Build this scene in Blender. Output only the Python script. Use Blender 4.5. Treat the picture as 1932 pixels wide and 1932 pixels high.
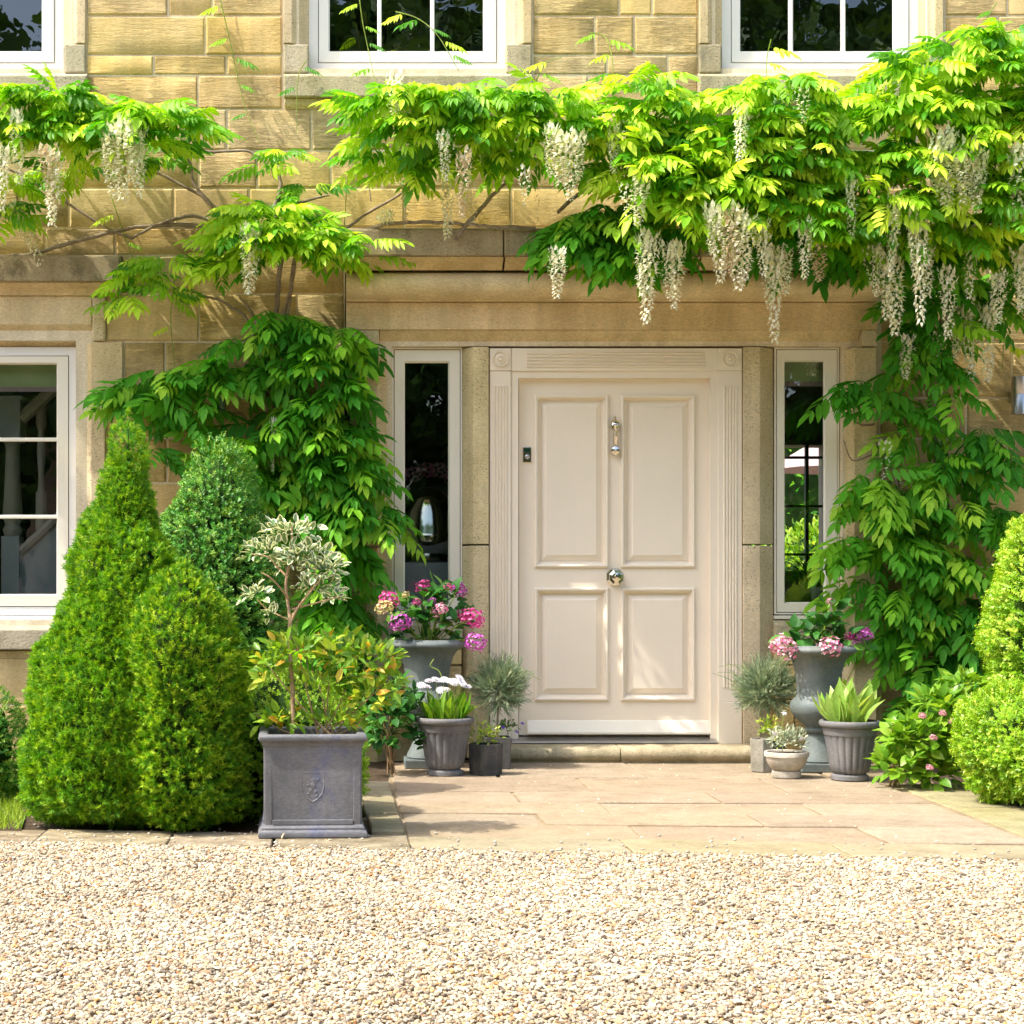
import bpy, bmesh, math, random
import numpy as np
from mathutils import Vector, Matrix

R = math.radians
rng = np.random.default_rng(11)
random.seed(11)
for o in list(bpy.data.objects):
    bpy.data.objects.remove(o)
S = bpy.context.scene
COL = S.collection

# ------------------------------------------------------------------ camera, sky, sun, exposure
FPX, UV, VV, D0 = 3245.0, 656.6, 1109.4, 9.885     # focal length and vanishing point of the 1932 px view
CX, CZ = -0.943, 0.98
cam = bpy.data.cameras.new('camera')
cam.sensor_width = 36
cam.lens = FPX / 1932 * 36
cam.shift_x = (966 - UV) / 1932
cam.shift_y = (VV - 966) / 1932
cam.clip_end = 400
camo = bpy.data.objects.new('camera', cam)
camo.location = (CX, -D0, CZ)
camo.rotation_euler = (R(90), 0, 0)
COL.objects.link(camo)
S.camera = camo

EL, AZ = R(56), R(17)       # sun height; how far it stands in front of the wall plane (it comes from the left)
sdir = Vector((-math.cos(EL) * math.cos(AZ), -math.cos(EL) * math.sin(AZ), math.sin(EL)))
W = bpy.data.worlds.new('World')
S.world = W
W.use_nodes = True
wn = W.node_tree
wn.nodes.clear()
sky = wn.nodes.new('ShaderNodeTexSky')
sky.sky_type = 'NISHITA'
sky.sun_disc = False
sky.sun_elevation = EL
sky.sun_rotation = math.atan2(sdir.x, sdir.y)
sky.dust_density = 4.0
sky.ozone_density = 0.4
sky.air_density = 1.0
bg = wn.nodes.new('ShaderNodeBackground')
bg.inputs[1].default_value = 0.15
wo = wn.nodes.new('ShaderNodeOutputWorld')
wn.links.new(sky.outputs[0], bg.inputs[0])
wn.links.new(bg.outputs[0], wo.inputs[0])
sl = bpy.data.lights.new('sun', 'SUN')
sl.energy = 2.1
sl.angle = R(0.53)
sl.color = (1.0, 0.94, 0.84)
so = bpy.data.objects.new('sun', sl)
so.rotation_euler = sdir.to_track_quat('Z', 'Y').to_euler()
so.location = (-6, -6, 12)
COL.objects.link(so)
S.view_settings.view_transform = 'Standard'
S.view_settings.look = 'None'
S.view_settings.gamma = 1
S.view_settings.use_curve_mapping = False
S.view_settings.exposure = 1.6
S.render.engine = 'CYCLES'
S.cycles.max_bounces = 8
S.cycles.transparent_max_bounces = 12

def P(u, v, Y=0.0):
    d = D0 + Y
    return (CX + (u - UV) * d / FPX, Y, CZ - (v - VV) * d / FPX)
def PX(u, Y=0.0): return P(u, 0, Y)[0]
def PZ(v, Y=0.0): return P(0, v, Y)[2]
def G(u, v, Z=0.0):
    d = FPX * (CZ - Z) / (v - VV)
    return (CX + (u - UV) * d / FPX, d - D0, Z)

# ------------------------------------------------------------------ materials
def newmat(name, base=(.5, .5, .5), rough=.8, metal=0.0, spec=.5):
    m = bpy.data.materials.new(name)
    m.use_nodes = True
    nt = m.node_tree
    b = nt.nodes['Principled BSDF']
    b.inputs['Base Color'].default_value = (*base, 1)
    b.inputs['Roughness'].default_value = rough
    b.inputs['Metallic'].default_value = metal
    b.inputs['Specular IOR Level'].default_value = spec
    return m, nt, b
def N(nt, t, **kw):
    n = nt.nodes.new(t)
    for k, v in kw.items():
        if k.startswith('i_'): n.inputs[k[2:]].default_value = v
        else: setattr(n, k, v)
    return n
def ramp(nt, stops, interp='LINEAR'):
    r = nt.nodes.new('ShaderNodeValToRGB')
    r.color_ramp.interpolation = interp
    el = r.color_ramp.elements
    while len(el) < len(stops): el.new(0.5)
    for e, (p, c) in zip(el, stops):
        e.position = p
        e.color = (*c, 1) if len(c) == 3 else c
    return r
def math_n(nt, op, a=None, b=None, va=0.5, vb=0.5):
    n = nt.nodes.new('ShaderNodeMath')
    n.operation = op
    n.inputs[0].default_value = va
    n.inputs[1].default_value = vb
    if a is not None: nt.links.new(a, n.inputs[0])
    if b is not None: nt.links.new(b, n.inputs[1])
    return n.outputs[0]
def mixc(nt, fac, a, b, mode='MIX'):
    n = nt.nodes.new('ShaderNodeMix')
    n.data_type = 'RGBA'
    n.blend_type = mode
    for s, i in ((fac, 0), (a, 6), (b, 7)):
        if isinstance(s, (int, float)): n.inputs[i].default_value = s
        elif isinstance(s, tuple): n.inputs[i].default_value = (*s, 1)
        else: nt.links.new(s, n.inputs[i])
    return n.outputs[2]
def wpos(nt, scale=(1, 1, 1)):
    g = nt.nodes.new('ShaderNodeNewGeometry')
    mp = nt.nodes.new('ShaderNodeMapping')
    mp.inputs['Scale'].default_value = scale
    nt.links.new(g.outputs['Position'], mp.inputs['Vector'])
    return mp.outputs[0]
def tex(nt, vec, scale, detail=5, rough=.55, t='ShaderNodeTexNoise'):
    n = nt.nodes.new(t)
    n.inputs['Scale'].default_value = scale
    if t == 'ShaderNodeTexNoise':
        n.inputs['Detail'].default_value = detail
        n.inputs['Roughness'].default_value = rough
    nt.links.new(vec, n.inputs['Vector'])
    return n.outputs[0]
def bump(nt, b, h, strength, dist):
    n = nt.nodes.new('ShaderNodeBump')
    n.inputs['Strength'].default_value = strength
    n.inputs['Distance'].default_value = dist
    nt.links.new(h, n.inputs['Height'])
    nt.links.new(n.outputs[0], b.inputs['Normal'])
    return n

def stone(name, ca, cb, furrow=0.0, grain=.4, vary=.25, lichen=0.0, pits=0.0, rough=.92, sc=4.0, lic=(.16, .15, .11)):
    m, nt, b = newmat(name, rough=rough, spec=.2)
    v = wpos(nt)
    n1 = tex(nt, v, sc, 6)
    r1 = ramp(nt, [(.3, ca), (.7, cb)])
    nt.links.new(n1, r1.inputs[0])
    c = r1.outputs[0]
    n2 = tex(nt, wpos(nt, (1, 1, 2.6)), 55, 4, .7)
    r2 = ramp(nt, [(.25, (.72, .72, .72)), (.75, (1.18, 1.18, 1.18))])
    nt.links.new(n2, r2.inputs[0])
    c = mixc(nt, 1.0, c, r2.outputs[0], 'MULTIPLY')
    n5 = tex(nt, wpos(nt, (9, 9, .9)), 1.0, 5, .6)
    r5 = ramp(nt, [(.35, (.86, .85, .82)), (.6, (1.05, 1.05, 1.05))])
    nt.links.new(n5, r5.inputs[0])
    c = mixc(nt, 1.0, c, r5.outputs[0], 'MULTIPLY')
    oi = nt.nodes.new('ShaderNodeObjectInfo')
    if vary:
        hs = nt.nodes.new('ShaderNodeHueSaturation')
        val = math_n(nt, 'MULTIPLY_ADD', oi.outputs['Random'], None, vb=vary)
        val.node.inputs[2].default_value = 1 - vary / 2
        nt.links.new(val, hs.inputs['Value'])
        w = math_n(nt, 'FRACT', math_n(nt, 'MULTIPLY', oi.outputs['Random'], None, vb=17.3))
        hu = math_n(nt, 'MULTIPLY_ADD', w, None, vb=.012)
        hu.node.inputs[2].default_value = .495
        nt.links.new(hu, hs.inputs['Hue'])
        sa = math_n(nt, 'MULTIPLY_ADD', math_n(nt, 'FRACT', math_n(nt, 'MULTIPLY', oi.outputs['Random'], None, vb=41.7)), None, vb=.18)
        sa.node.inputs[2].default_value = .93
        nt.links.new(sa, hs.inputs['Saturation'])
        nt.links.new(c, hs.inputs['Color'])
        c = hs.outputs[0]
    if lichen:
        n3 = tex(nt, wpos(nt, (1, 1, .7)), 7, 8, .7)
        r3 = ramp(nt, [(.52, (0, 0, 0)), (.66, (1, 1, 1))])
        nt.links.new(n3, r3.inputs[0])
        c = mixc(nt, math_n(nt, 'MULTIPLY', r3.outputs[0], None, vb=lichen), c, lic)
    if pits:
        vo = nt.nodes.new('ShaderNodeTexVoronoi')
        vo.inputs['Scale'].default_value = 70
        nt.links.new(v, vo.inputs['Vector'])
        n4 = tex(nt, v, 9, 3)
        f = math_n(nt, 'MULTIPLY', math_n(nt, 'LESS_THAN', vo.outputs[0], None, vb=.22), math_n(nt, 'GREATER_THAN', n4, None, vb=.5))
        c = mixc(nt, math_n(nt, 'MULTIPLY', f, None, vb=pits), c, (.08, .07, .05))
    nt.links.new(c, b.inputs['Base Color'])
    h = math_n(nt, 'MULTIPLY', tex(nt, v, 90, 6, .7), None, vb=grain)
    if furrow:
        # tooled horizontal furrows, strong on some blocks, faint on others
        wv = tex(nt, wpos(nt, (8, 8, 62)), 1.0, 5, .75)
        blk = math_n(nt, 'FRACT', math_n(nt, 'MULTIPLY', oi.outputs['Random'], None, vb=7.77))
        rm = ramp(nt, [(.25, (.12,) * 3), (.55, (1,) * 3)])
        nt.links.new(blk, rm.inputs[0])
        patch = ramp(nt, [(.38, (.15,) * 3), (.6, (1,) * 3)])
        nt.links.new(tex(nt, v, 5, 2), patch.inputs[0])
        k = math_n(nt, 'MULTIPLY', rm.outputs[0], patch.outputs[0])
        sh = ramp(nt, [(.36, (0,) * 3), (.56, (1,) * 3)])
        nt.links.new(wv, sh.inputs[0])
        f = math_n(nt, 'MULTIPLY', math_n(nt, 'MULTIPLY', sh.outputs[0], k), None, vb=furrow)
        h = math_n(nt, 'ADD', h, f)
    bump(nt, b, h, .9, .006)
    return m

M = {}
M['ashlar'] = stone('ashlar_sandstone', (.61, .445, .185), (.73, .56, .285), furrow=2.0, grain=.5, vary=.09, lichen=.3, lic=(.44, .36, .19))
M['mortar'] = stone('pale_mortar', (.74, .64, .46), (.84, .74, .55), grain=.5, vary=0)
M['dressed'] = stone('dressed_stone', (.60, .49, .29), (.76, .63, .40), grain=.6, vary=.14, lichen=.35, pits=.75, lic=(.50, .44, .28))
M['fascia'] = stone('door_hood_stone', (.64, .49, .27), (.76, .61, .37), grain=.35, vary=.08, lichen=.3, pits=.3, lic=(.50, .45, .30))
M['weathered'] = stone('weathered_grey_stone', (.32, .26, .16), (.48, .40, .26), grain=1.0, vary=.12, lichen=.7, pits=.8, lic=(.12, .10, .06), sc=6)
M['greystone'] = stone('grey_sill_stone', (.44, .39, .26), (.58, .51, .36), grain=1.3, vary=.1, lichen=.5, pits=.7)
M['step'] = stone('worn_step_stone', (.34, .30, .20), (.56, .48, .33), grain=1.0, vary=.08, lichen=.6, pits=.5, lic=(.24, .23, .13))
M['slab'] = stone('sandstone_paving', (.30, .235, .16), (.38, .30, .215), furrow=0, grain=.8, vary=.16, lichen=.55, pits=.3, sc=3.5, lic=(.28, .235, .15))
M['greenslab'] = stone('mossy_paving', (.26, .235, .12), (.34, .30, .18), grain=.9, vary=.12, lichen=.5, sc=4, lic=(.40, .40, .20))
M['edging'] = stone('edging_stone', (.28, .24, .15), (.38, .32, .21), grain=1.0, vary=.15, lichen=.5, lic=(.30, .30, .17))
M['dirtykerb'] = stone('soiled_kerb_stone', (.20, .16, .10), (.36, .30, .20), grain=1.2, vary=.2, lichen=.7, lic=(.14, .11, .06), sc=9)
M['joint'] = stone('paving_joint', (.22, .165, .10), (.34, .27, .17), grain=.8, vary=0)
M['gravelbase'] = stone('gravel_bed', (.26, .19, .12), (.42, .33, .23), grain=2.5, vary=0, sc=40)
M['soil'] = stone('dark_soil', (.05, .035, .022), (.12, .085, .055), grain=2.5, vary=0, sc=30)
M['plaster'] = stone('dim_plaster', (.30, .28, .24), (.34, .31, .26), grain=.1, vary=0)
M['rooftile'] = stone('roof_slate', (.12, .12, .13), (.2, .19, .2), grain=.6, vary=.3)
M['pot_grey'] = stone('lead_grey_clay', (.125, .13, .138), (.21, .205, .205), grain=.25, vary=.1, lichen=.35, rough=.6, sc=8, lic=(.28, .25, .22))
M['planter'] = stone('lead_grey_planter', (.13, .135, .15), (.21, .21, .22), grain=.35, vary=0, lichen=.65, rough=.42, sc=7, lic=(.085, .10, .19))
M['urn'] = stone('blue_grey_urn_glaze', (.12, .15, .15), (.19, .215, .205), grain=.15, vary=.05, lichen=.25, rough=.5, sc=5, lic=(.24, .23, .19))
M['darkpot'] = stone('dark_cement', (.055, .06, .062), (.10, .10, .095), grain=.6, vary=.2, lichen=.4, rough=.8, sc=14, lic=(.17, .15, .12))
M['palepot'] = stone('pale_cement', (.42, .39, .34), (.58, .53, .46), grain=.5, vary=.1, lichen=.4, sc=10, lic=(.42, .34, .26))
M['greypot'] = stone('mottled_cement', (.24, .23, .19), (.40, .38, .32), grain=.8, vary=.1, lichen=.4, sc=12, lic=(.2, .19, .14))

def paint(name, c, rough=.45, n=.02, dirt=0.0):
    m, nt, b = newmat(name, c, rough, spec=.4)
    nn = tex(nt, wpos(nt), 3, 4)
    r = ramp(nt, [(.3, tuple(x * (1 - n) for x in c)), (.7, tuple(min(1, x * (1 + n)) for x in c))])
    nt.links.new(nn, r.inputs[0])
    col = r.outputs[0]
    if dirt:
        g = ramp(nt, [(.55, (0,) * 3), (.75, (1,) * 3)])
        nt.links.new(tex(nt, wpos(nt, (6, 6, 1)), 6, 6, .7), g.inputs[0])
        col = mixc(nt, math_n(nt, 'MULTIPLY', g.outputs[0], None, vb=dirt), col, (.4, .36, .28))
    nt.links.new(col, b.inputs['Base Color'])
    bump(nt, b, tex(nt, wpos(nt, (1, 1, .2)), 140, 3), .12, .002)
    return m
M['cream'] = paint('cream_door_paint', (.86, .77, .63), .38, .025, .04)
M['white'] = paint('white_window_paint', (.80, .80, .77), .4, .03, .12)
M['sash'] = paint('ivory_window_paint', (.84, .80, .68), .4, .02, .08)
M['gap'] = newmat('near_black', (.012, .012, .012), .9)[0]  # near black: painted shade of the sash gaps, own colour of the downpipe
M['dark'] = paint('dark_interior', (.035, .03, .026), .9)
M['cloth'] = paint('grey_cloth', (.35, .36, .38), .9)
M['pinkcloth'] = paint('pale_pink_canvas', (.60, .42, .46), .9)
M['chrome'] = newmat('polished_nickel', (.72, .68, .60), .12, 1.0)[0]
M['steel'] = newmat('brushed_steel', (.48, .48, .48), .32, 1.0)[0]
M['lens'] = newmat('dark_green_enamel', (.01, .05, .035), .15)[0]
M['lead'] = newmat('dark_lead_bars', (.03, .035, .04), .6)[0]
M['blind'] = paint('green_roller_blind', (.60, .72, .36), .9)
M['wood_grey'] = paint('grey_painted_wood', (.34, .37, .39), .6)
M['rail'] = paint('worn_taupe_wood', (.36, .33, .28), .6)

def glass():
    m = bpy.data.materials.new('window_glass')
    m.use_nodes = True
    nt = m.node_tree
    nt.nodes.clear()
    out = nt.nodes.new('ShaderNodeOutputMaterial')
    t = N(nt, 'ShaderNodeBsdfTransparent')
    t.inputs[0].default_value = (.80, .86, .83, 1)
    g = N(nt, 'ShaderNodeBsdfGlossy')
    g.inputs['Roughness'].default_value = .01
    g.inputs[0].default_value = (.95, 1, 1, 1)
    bm = nt.nodes.new('ShaderNodeBump')
    bm.inputs['Strength'].default_value = .25
    bm.inputs['Distance'].default_value = .004
    nt.links.new(tex(nt, wpos(nt), 5, 2), bm.inputs['Height'])
    nt.links.new(bm.outputs[0], g.inputs['Normal'])
    fr = nt.nodes.new('ShaderNodeFresnel')
    fr.inputs[0].default_value = 1.5
    f = math_n(nt, 'MULTIPLY_ADD', fr.outputs[0], None, vb=1.8)
    f.node.inputs[2].default_value = .04
    f.node.use_clamp = True
    mx = nt.nodes.new('ShaderNodeMixShader')
    nt.links.new(f, mx.inputs[0])
    nt.links.new(t.outputs[0], mx.inputs[1])
    nt.links.new(g.outputs[0], mx.inputs[2])
    nt.links.new(mx.outputs[0], out.inputs[0])
    return m
M['glass'] = glass()

def leafmat(name, stops, trans=.45, rough=.45, tcol=None, spec=.4, edge=None):
    """leaf with thickness-less translucency; colour varies per leaf (attribute rnd + object random)"""
    m, nt, b = newmat(name, rough=rough, spec=spec)
    at = N(nt, 'ShaderNodeAttribute', attribute_name='rnd')
    oi = nt.nodes.new('ShaderNodeObjectInfo')
    f = math_n(nt, 'FRACT', math_n(nt, 'ADD', at.outputs['Fac'], oi.outputs['Random']))
    r = ramp(nt, stops)
    nt.links.new(f, r.inputs[0])
    c = r.outputs[0]
    n2 = tex(nt, wpos(nt), 60, 3)
    r2 = ramp(nt, [(.3, (.85,) * 3), (.7, (1.12,) * 3)])
    nt.links.new(n2, r2.inputs[0])
    c = mixc(nt, 1.0, c, r2.outputs[0], 'MULTIPLY')
    if edge:
        ae = N(nt, 'ShaderNodeAttribute', attribute_name='rim')
        rr = ramp(nt, [(.45, (0,) * 3), (.7, (1,) * 3)])
        nt.links.new(math_n(nt, 'ADD', ae.outputs['Fac'], math_n(nt, 'MULTIPLY_ADD', tex(nt, wpos(nt), 45, 2), None, vb=.7), ), rr.inputs[0])
        rr.inputs[0].links[0].from_node.inputs[1].links[0].from_node.inputs[2].default_value = -.35
        c = mixc(nt, rr.outputs[0], c, edge)
    nt.links.new(c, b.inputs['Base Color'])
    tr = N(nt, 'ShaderNodeBsdfTranslucent')
    tc = mixc(nt, 1.0, c, tcol or (1.5, 1.35, .55), 'MULTIPLY')
    nt.links.new(tc, tr.inputs[0])
    mx = N(nt, 'ShaderNodeMixShader')
    mx.inputs[0].default_value = trans
    nt.links.new(b.outputs[0], mx.inputs[1])
    nt.links.new(tr.outputs[0], mx.inputs[2])
    nt.links.new(mx.outputs[0], nt.nodes['Material Output'].inputs[0])
    return m
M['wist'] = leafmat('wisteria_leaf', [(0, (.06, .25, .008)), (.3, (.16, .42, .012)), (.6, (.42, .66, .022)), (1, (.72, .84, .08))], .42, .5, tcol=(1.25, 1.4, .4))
M['wistd'] = leafmat('dark_wisteria_leaf', [(0, (.04, .22, .010)), (.6, (.09, .33, .014)), (.85, (.20, .46, .02)), (1, (.34, .56, .04))], .35, .6, spec=.25, tcol=(1.1, 1.4, .4))  # mature lower leaves, and painted shade inside the canopy
M['spruce'] = leafmat('spruce_needles', [(0, (.05, .20, .005)), (.45, (.15, .38, .010)), (.8, (.34, .56, .02)), (1, (.56, .72, .05))], .3, .6)
M['sprucecore'] = stone('bush_core_shade', (.012, .035, .004), (.03, .07, .008), grain=1, vary=0)  # near-black green painting the shaded inside of the bushes
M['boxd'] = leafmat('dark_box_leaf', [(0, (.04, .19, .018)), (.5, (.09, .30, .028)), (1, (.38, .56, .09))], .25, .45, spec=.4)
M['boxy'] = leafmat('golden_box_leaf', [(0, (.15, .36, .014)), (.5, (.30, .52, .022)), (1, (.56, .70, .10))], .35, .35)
M['holly'] = leafmat('variegated_holly_leaf', [(0, (.09, .20, .07)), (1, (.20, .30, .12))], .2, .35, edge=(.92, .90, .60), tcol=(1.1, 1.1, .8))
M['shrub'] = leafmat('shrub_leaf', [(0, (.09, .24, .02)), (.6, (.26, .46, .035)), (.90, (.44, .54, .06)), (.96, (.62, .50, .06)), (1, (.65, .34, .04))], .35, .35)
M['hydleaf'] = leafmat('hydrangea_leaf', [(0, (.018, .10, .014)), (.6, (.04, .17, .02)), (1, (.16, .34, .05))], .2, .5, spec=.25)
M['hydshrub'] = leafmat('garden_hydrangea_leaf', [(0, (.10, .26, .02)), (.6, (.20, .40, .03)), (1, (.36, .52, .06))], .35, .35)
M['strap'] = leafmat('strap_leaf', [(0, (.10, .28, .02)), (1, (.26, .46, .04))], .4, .35)
M['hosta'] = leafmat('tulip_leaf', [(0, (.22, .42, .06)), (1, (.50, .62, .18))], .35, .4)
M['lav'] = leafmat('lavender_leaf', [(0, (.15, .24, .14)), (.6, (.28, .37, .22)), (1, (.50, .55, .34))], .25, .7, tcol=(1.1, 1.15, .8))
M['silver'] = leafmat('silver_leaf', [(0, (.22, .30, .17)), (.6, (.45, .50, .36)), (1, (.65, .66, .45))], .2, .7, tcol=(1, 1, .8))
M['gold'] = leafmat('golden_small_leaf', [(0, (.14, .28, .02)), (.6, (.32, .46, .03)), (1, (.55, .58, .08))], .3, .4)
M['viola'] = leafmat('viola_leaf', [(0, (.05, .14, .03)), (1, (.14, .26, .05))], .3, .5)
M['wfl'] = leafmat('cream_wisteria_petal', [(0, (.80, .80, .46)), (.25, (.95, .93, .74)), (.97, (.98, .97, .88)), (1, (.70, .52, .32))], .5, .7, tcol=(1, 1, .9))
M['bfl'] = leafmat('faded_brown_petal', [(0, (.60, .44, .26)), (.5, (.78, .66, .44)), (1, (.88, .84, .68))], .3, .7, tcol=(1, 1, .9))
M['pink'] = leafmat('magenta_petal', [(0, (.60, .03, .22)), (.6, (.72, .08, .34)), (.9, (.80, .22, .50)), (1, (.85, .5, .62))], .3, .6, tcol=(1.1, .8, 1))
M['purple'] = leafmat('mauve_petal', [(0, (.52, .05, .42)), (.6, (.66, .14, .56)), (1, (.80, .40, .72))], .3, .6, tcol=(1.1, .8, 1))
M['palepink'] = leafmat('pale_pink_petal', [(0, (.66, .10, .32)), (.45, (.80, .36, .48)), (1, (.90, .76, .74))], .3, .6, tcol=(1.1, .9, 1))
M['limepink'] = leafmat('lime_pink_petal', [(0, (.80, .74, .22)), (.7, (.86, .80, .42)), (1, (.85, .4, .45))], .3, .6, tcol=(1.1, 1, .8))
M['daisy'] = leafmat('white_petal', [(0, (.84, .78, .84)), (1, (.92, .90, .93))], .3, .6, tcol=(1, 1, 1))
M['violet'] = leafmat('violet_petal', [(0, (.16, .05, .5)), (1, (.3, .14, .7))], .3, .6, tcol=(1, 1, 1))
M['treeleaf'] = leafmat('woodland_leaf', [(0, (.03, .09, .015)), (1, (.09, .19, .03))], .25, .5)
M['grass'] = leafmat('grass_blade', [(0, (.16, .32, .02)), (1, (.38, .52, .05))], .35, .5)
M['bark'] = stone('wisteria_bark', (.24, .18, .13), (.44, .35, .27), grain=1.6, vary=.1, sc=18)
M['twig'] = stone('tan_twig', (.36, .23, .13), (.50, .36, .22), grain=.6, vary=.1, sc=25)
M['shoot'] = stone('green_shoot', (.20, .30, .05), (.32, .40, .09), grain=.2, vary=.1, sc=25)

# ------------------------------------------------------------------ mesh helpers
class MB:
    def __init__(s): s.v, s.f = [], []
    def add(s, vs, fs):
        n = len(s.v)
        s.v += [tuple(p) for p in vs]
        s.f += [tuple(i + n for i in f) for f in fs]
        return s
    def box(s, x0, x1, y0, y1, z0, z1):
        x0, x1 = sorted((x0, x1)); y0, y1 = sorted((y0, y1)); z0, z1 = sorted((z0, z1))
        return s.add([(x0, y0, z0), (x1, y0, z0), (x1, y1, z0), (x0, y1, z0), (x0, y0, z1), (x1, y0, z1), (x1, y1, z1), (x0, y1, z1)],
                     [(0, 3, 2, 1), (4, 5, 6, 7), (0, 1, 5, 4), (1, 2, 6, 5), (2, 3, 7, 6), (3, 0, 4, 7)])
    def pbox(s, u0, u1, v0, v1, Y, dep):
        """box whose front face at depth Y covers the given view rectangle"""
        a, b = P(u0, v0, Y), P(u1, v1, Y)
        return s.box(a[0], b[0], Y, Y + dep, b[2], a[2])
    def prism_x(s, prof, x0, x1):      # prof: (y,z) polygon
        n = len(prof)
        vs = [(x0, y, z) for y, z in prof] + [(x1, y, z) for y, z in prof]
        fs = [tuple(range(n))[::-1], tuple(range(n, 2 * n))] + [(i, (i + 1) % n, n + (i + 1) % n, n + i) for i in range(n)]
        return s.add(vs, fs)
    def prism_z(s, prof, z0, z1):      # prof: (x,y)
        n = len(prof)
        vs = [(x, y, z0) for x, y in prof] + [(x, y, z1) for x, y in prof]
        fs = [tuple(range(n))[::-1], tuple(range(n, 2 * n))] + [(i, (i + 1) % n, n + (i + 1) % n, n + i) for i in range(n)]
        return s.add(vs, fs)
    def lathe(s, prof, seg=40, c=(0, 0, 0), flute=None, axis='z', rot=0):
        vs, fs = [], []
        for (r, z) in prof:
            for k in range(seg):
                a = 2 * math.pi * k / seg + rot
                rr = r
                if flute and flute[0] < z < flute[1]:
                    rr = r * (1 - flute[3] * (0.5 - 0.5 * math.cos(a * flute[2])) ** 3)
                p = (rr * math.cos(a), rr * math.sin(a), z)
                if axis == 'y': p = (p[0], -p[2], p[1])
                vs.append((p[0] + c[0], p[1] + c[1], p[2] + c[2]))
        for j in range(len(prof) - 1):
            for k in range(seg):
                k2 = (k + 1) % seg
                fs.append((j * seg + k, j * seg + k2, (j + 1) * seg + k2, (j + 1) * seg + k))
        fs.append(tuple(range(seg))[::-1])
        fs.append(tuple(range((len(prof) - 1) * seg, len(prof) * seg)))
        return s.add(vs, fs)
    def tube(s, pts, r0, r1=None, seg=7, wob=0.0):
        r1 = r0 if r1 is None else r1
        pts = [Vector(p) for p in pts]
        n = len(pts)
        vs, fs = [], []
        ref = Vector((0.31, 0.9, 0.2))
        for i, p in enumerate(pts):
            t = (pts[min(i + 1, n - 1)] - pts[max(i - 1, 0)])
            if t.length < 1e-6: t = Vector((0, 0, 1))
            t.normalize()
            a = t.cross(ref)
            if a.length < .05: a = t.cross(Vector((1, 0, 0)))
            a.normalize()
            b = t.cross(a)
            r = r0 + (r1 - r0) * i / max(1, n - 1)
            for k in range(seg):
                an = 2 * math.pi * k / seg
                rr = r * (1 + wob * (random.random() - .5))
                vs.append(p + a * rr * math.cos(an) + b * rr * math.sin(an))
        for i in range(n - 1):
            for k in range(seg):
                k2 = (k + 1) % seg
                fs.append((i * seg + k, i * seg + k2, (i + 1) * seg + k2, (i + 1) * seg + k))
        fs.append(tuple(range(seg))[::-1])
        fs.append(tuple(range((n - 1) * seg, n * seg)))
        return s.add(vs, fs)
    def build(s, name, mat, parent=None, smooth=False, bev=0, seg=2, loc=None, angle=40):
        me = bpy.data.meshes.new(name)
        me.from_pydata(s.v, [], s.f)
        me.materials.append(mat)
        bm = bmesh.new(); bm.from_mesh(me)
        bmesh.ops.recalc_face_normals(bm, faces=bm.faces)
        bm.to_mesh(me); bm.free()
        if smooth:
            me.polygons.foreach_set('use_smooth', [True] * len(me.polygons))
            me.set_sharp_from_angle(angle=R(angle))
        me.update()
        o = bpy.data.objects.new(name, me)
        COL.objects.link(o)
        if parent is not None: o.parent = parent
        if loc is not None: o.location = loc
        if bev:
            md = o.modifiers.new('edge', 'BEVEL')
            md.width = bev; md.segments = seg; md.limit_method = 'ANGLE'; md.angle_limit = R(35)
        return o
def catmull(pts, n=6):
    pts = [Vector(p) for p in pts]
    out = []
    for i in range(len(pts) - 1):
        p0, p1, p2, p3 = pts[max(i - 1, 0)], pts[i], pts[i + 1], pts[min(i + 2, len(pts) - 1)]
        for k in range(n):
            t = k / n
            out.append(0.5 * ((2 * p1) + (p2 - p0) * t + (2 * p0 - 5 * p1 + 4 * p2 - p3) * t * t + (3 * p1 - p0 - 3 * p2 + p3) * t ** 3))
    out.append(pts[-1])
    return out

def fastmesh(name, V, F, mat, rnd=None, rim=None, parent=None, kind=None, smooth=False):
    V = np.asarray(V, dtype=np.float32); F = np.asarray(F, dtype=np.int32)
    me = bpy.data.meshes.new(name)
    m, k = F.shape
    me.vertices.add(len(V)); me.vertices.foreach_set('co', V.ravel())
    me.loops.add(m * k); me.loops.foreach_set('vertex_index', F.ravel())
    me.polygons.add(m)
    me.polygons.foreach_set('loop_start', np.arange(0, m * k, k, dtype=np.int32))
    if smooth: me.polygons.foreach_set('use_smooth', np.ones(m, dtype=bool))
    me.update(calc_edges=True)
    if rnd is not None:
        a = me.attributes.new('rnd', 'FLOAT', 'FACE'); a.data.foreach_set('value', np.asarray(rnd, dtype=np.float32))
    if rim is not None:
        a = me.attributes.new('rim', 'FLOAT', 'POINT'); a.data.foreach_set('value', np.asarray(rim, dtype=np.float32))
    me.materials.append(mat)
    o = bpy.data.objects.new(name, me)
    COL.objects.link(o)
    if parent is not None: o.parent = parent
    if kind: o['kind'] = kind
    return o
def nrm(a): return a / np.maximum(np.linalg.norm(a, axis=-1, keepdims=True), 1e-9)
def frames(d, up):
    x = nrm(d); y = nrm(np.cross(up, x)); z = np.cross(x, y)
    return np.stack([x, y, z], axis=-1)
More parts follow.
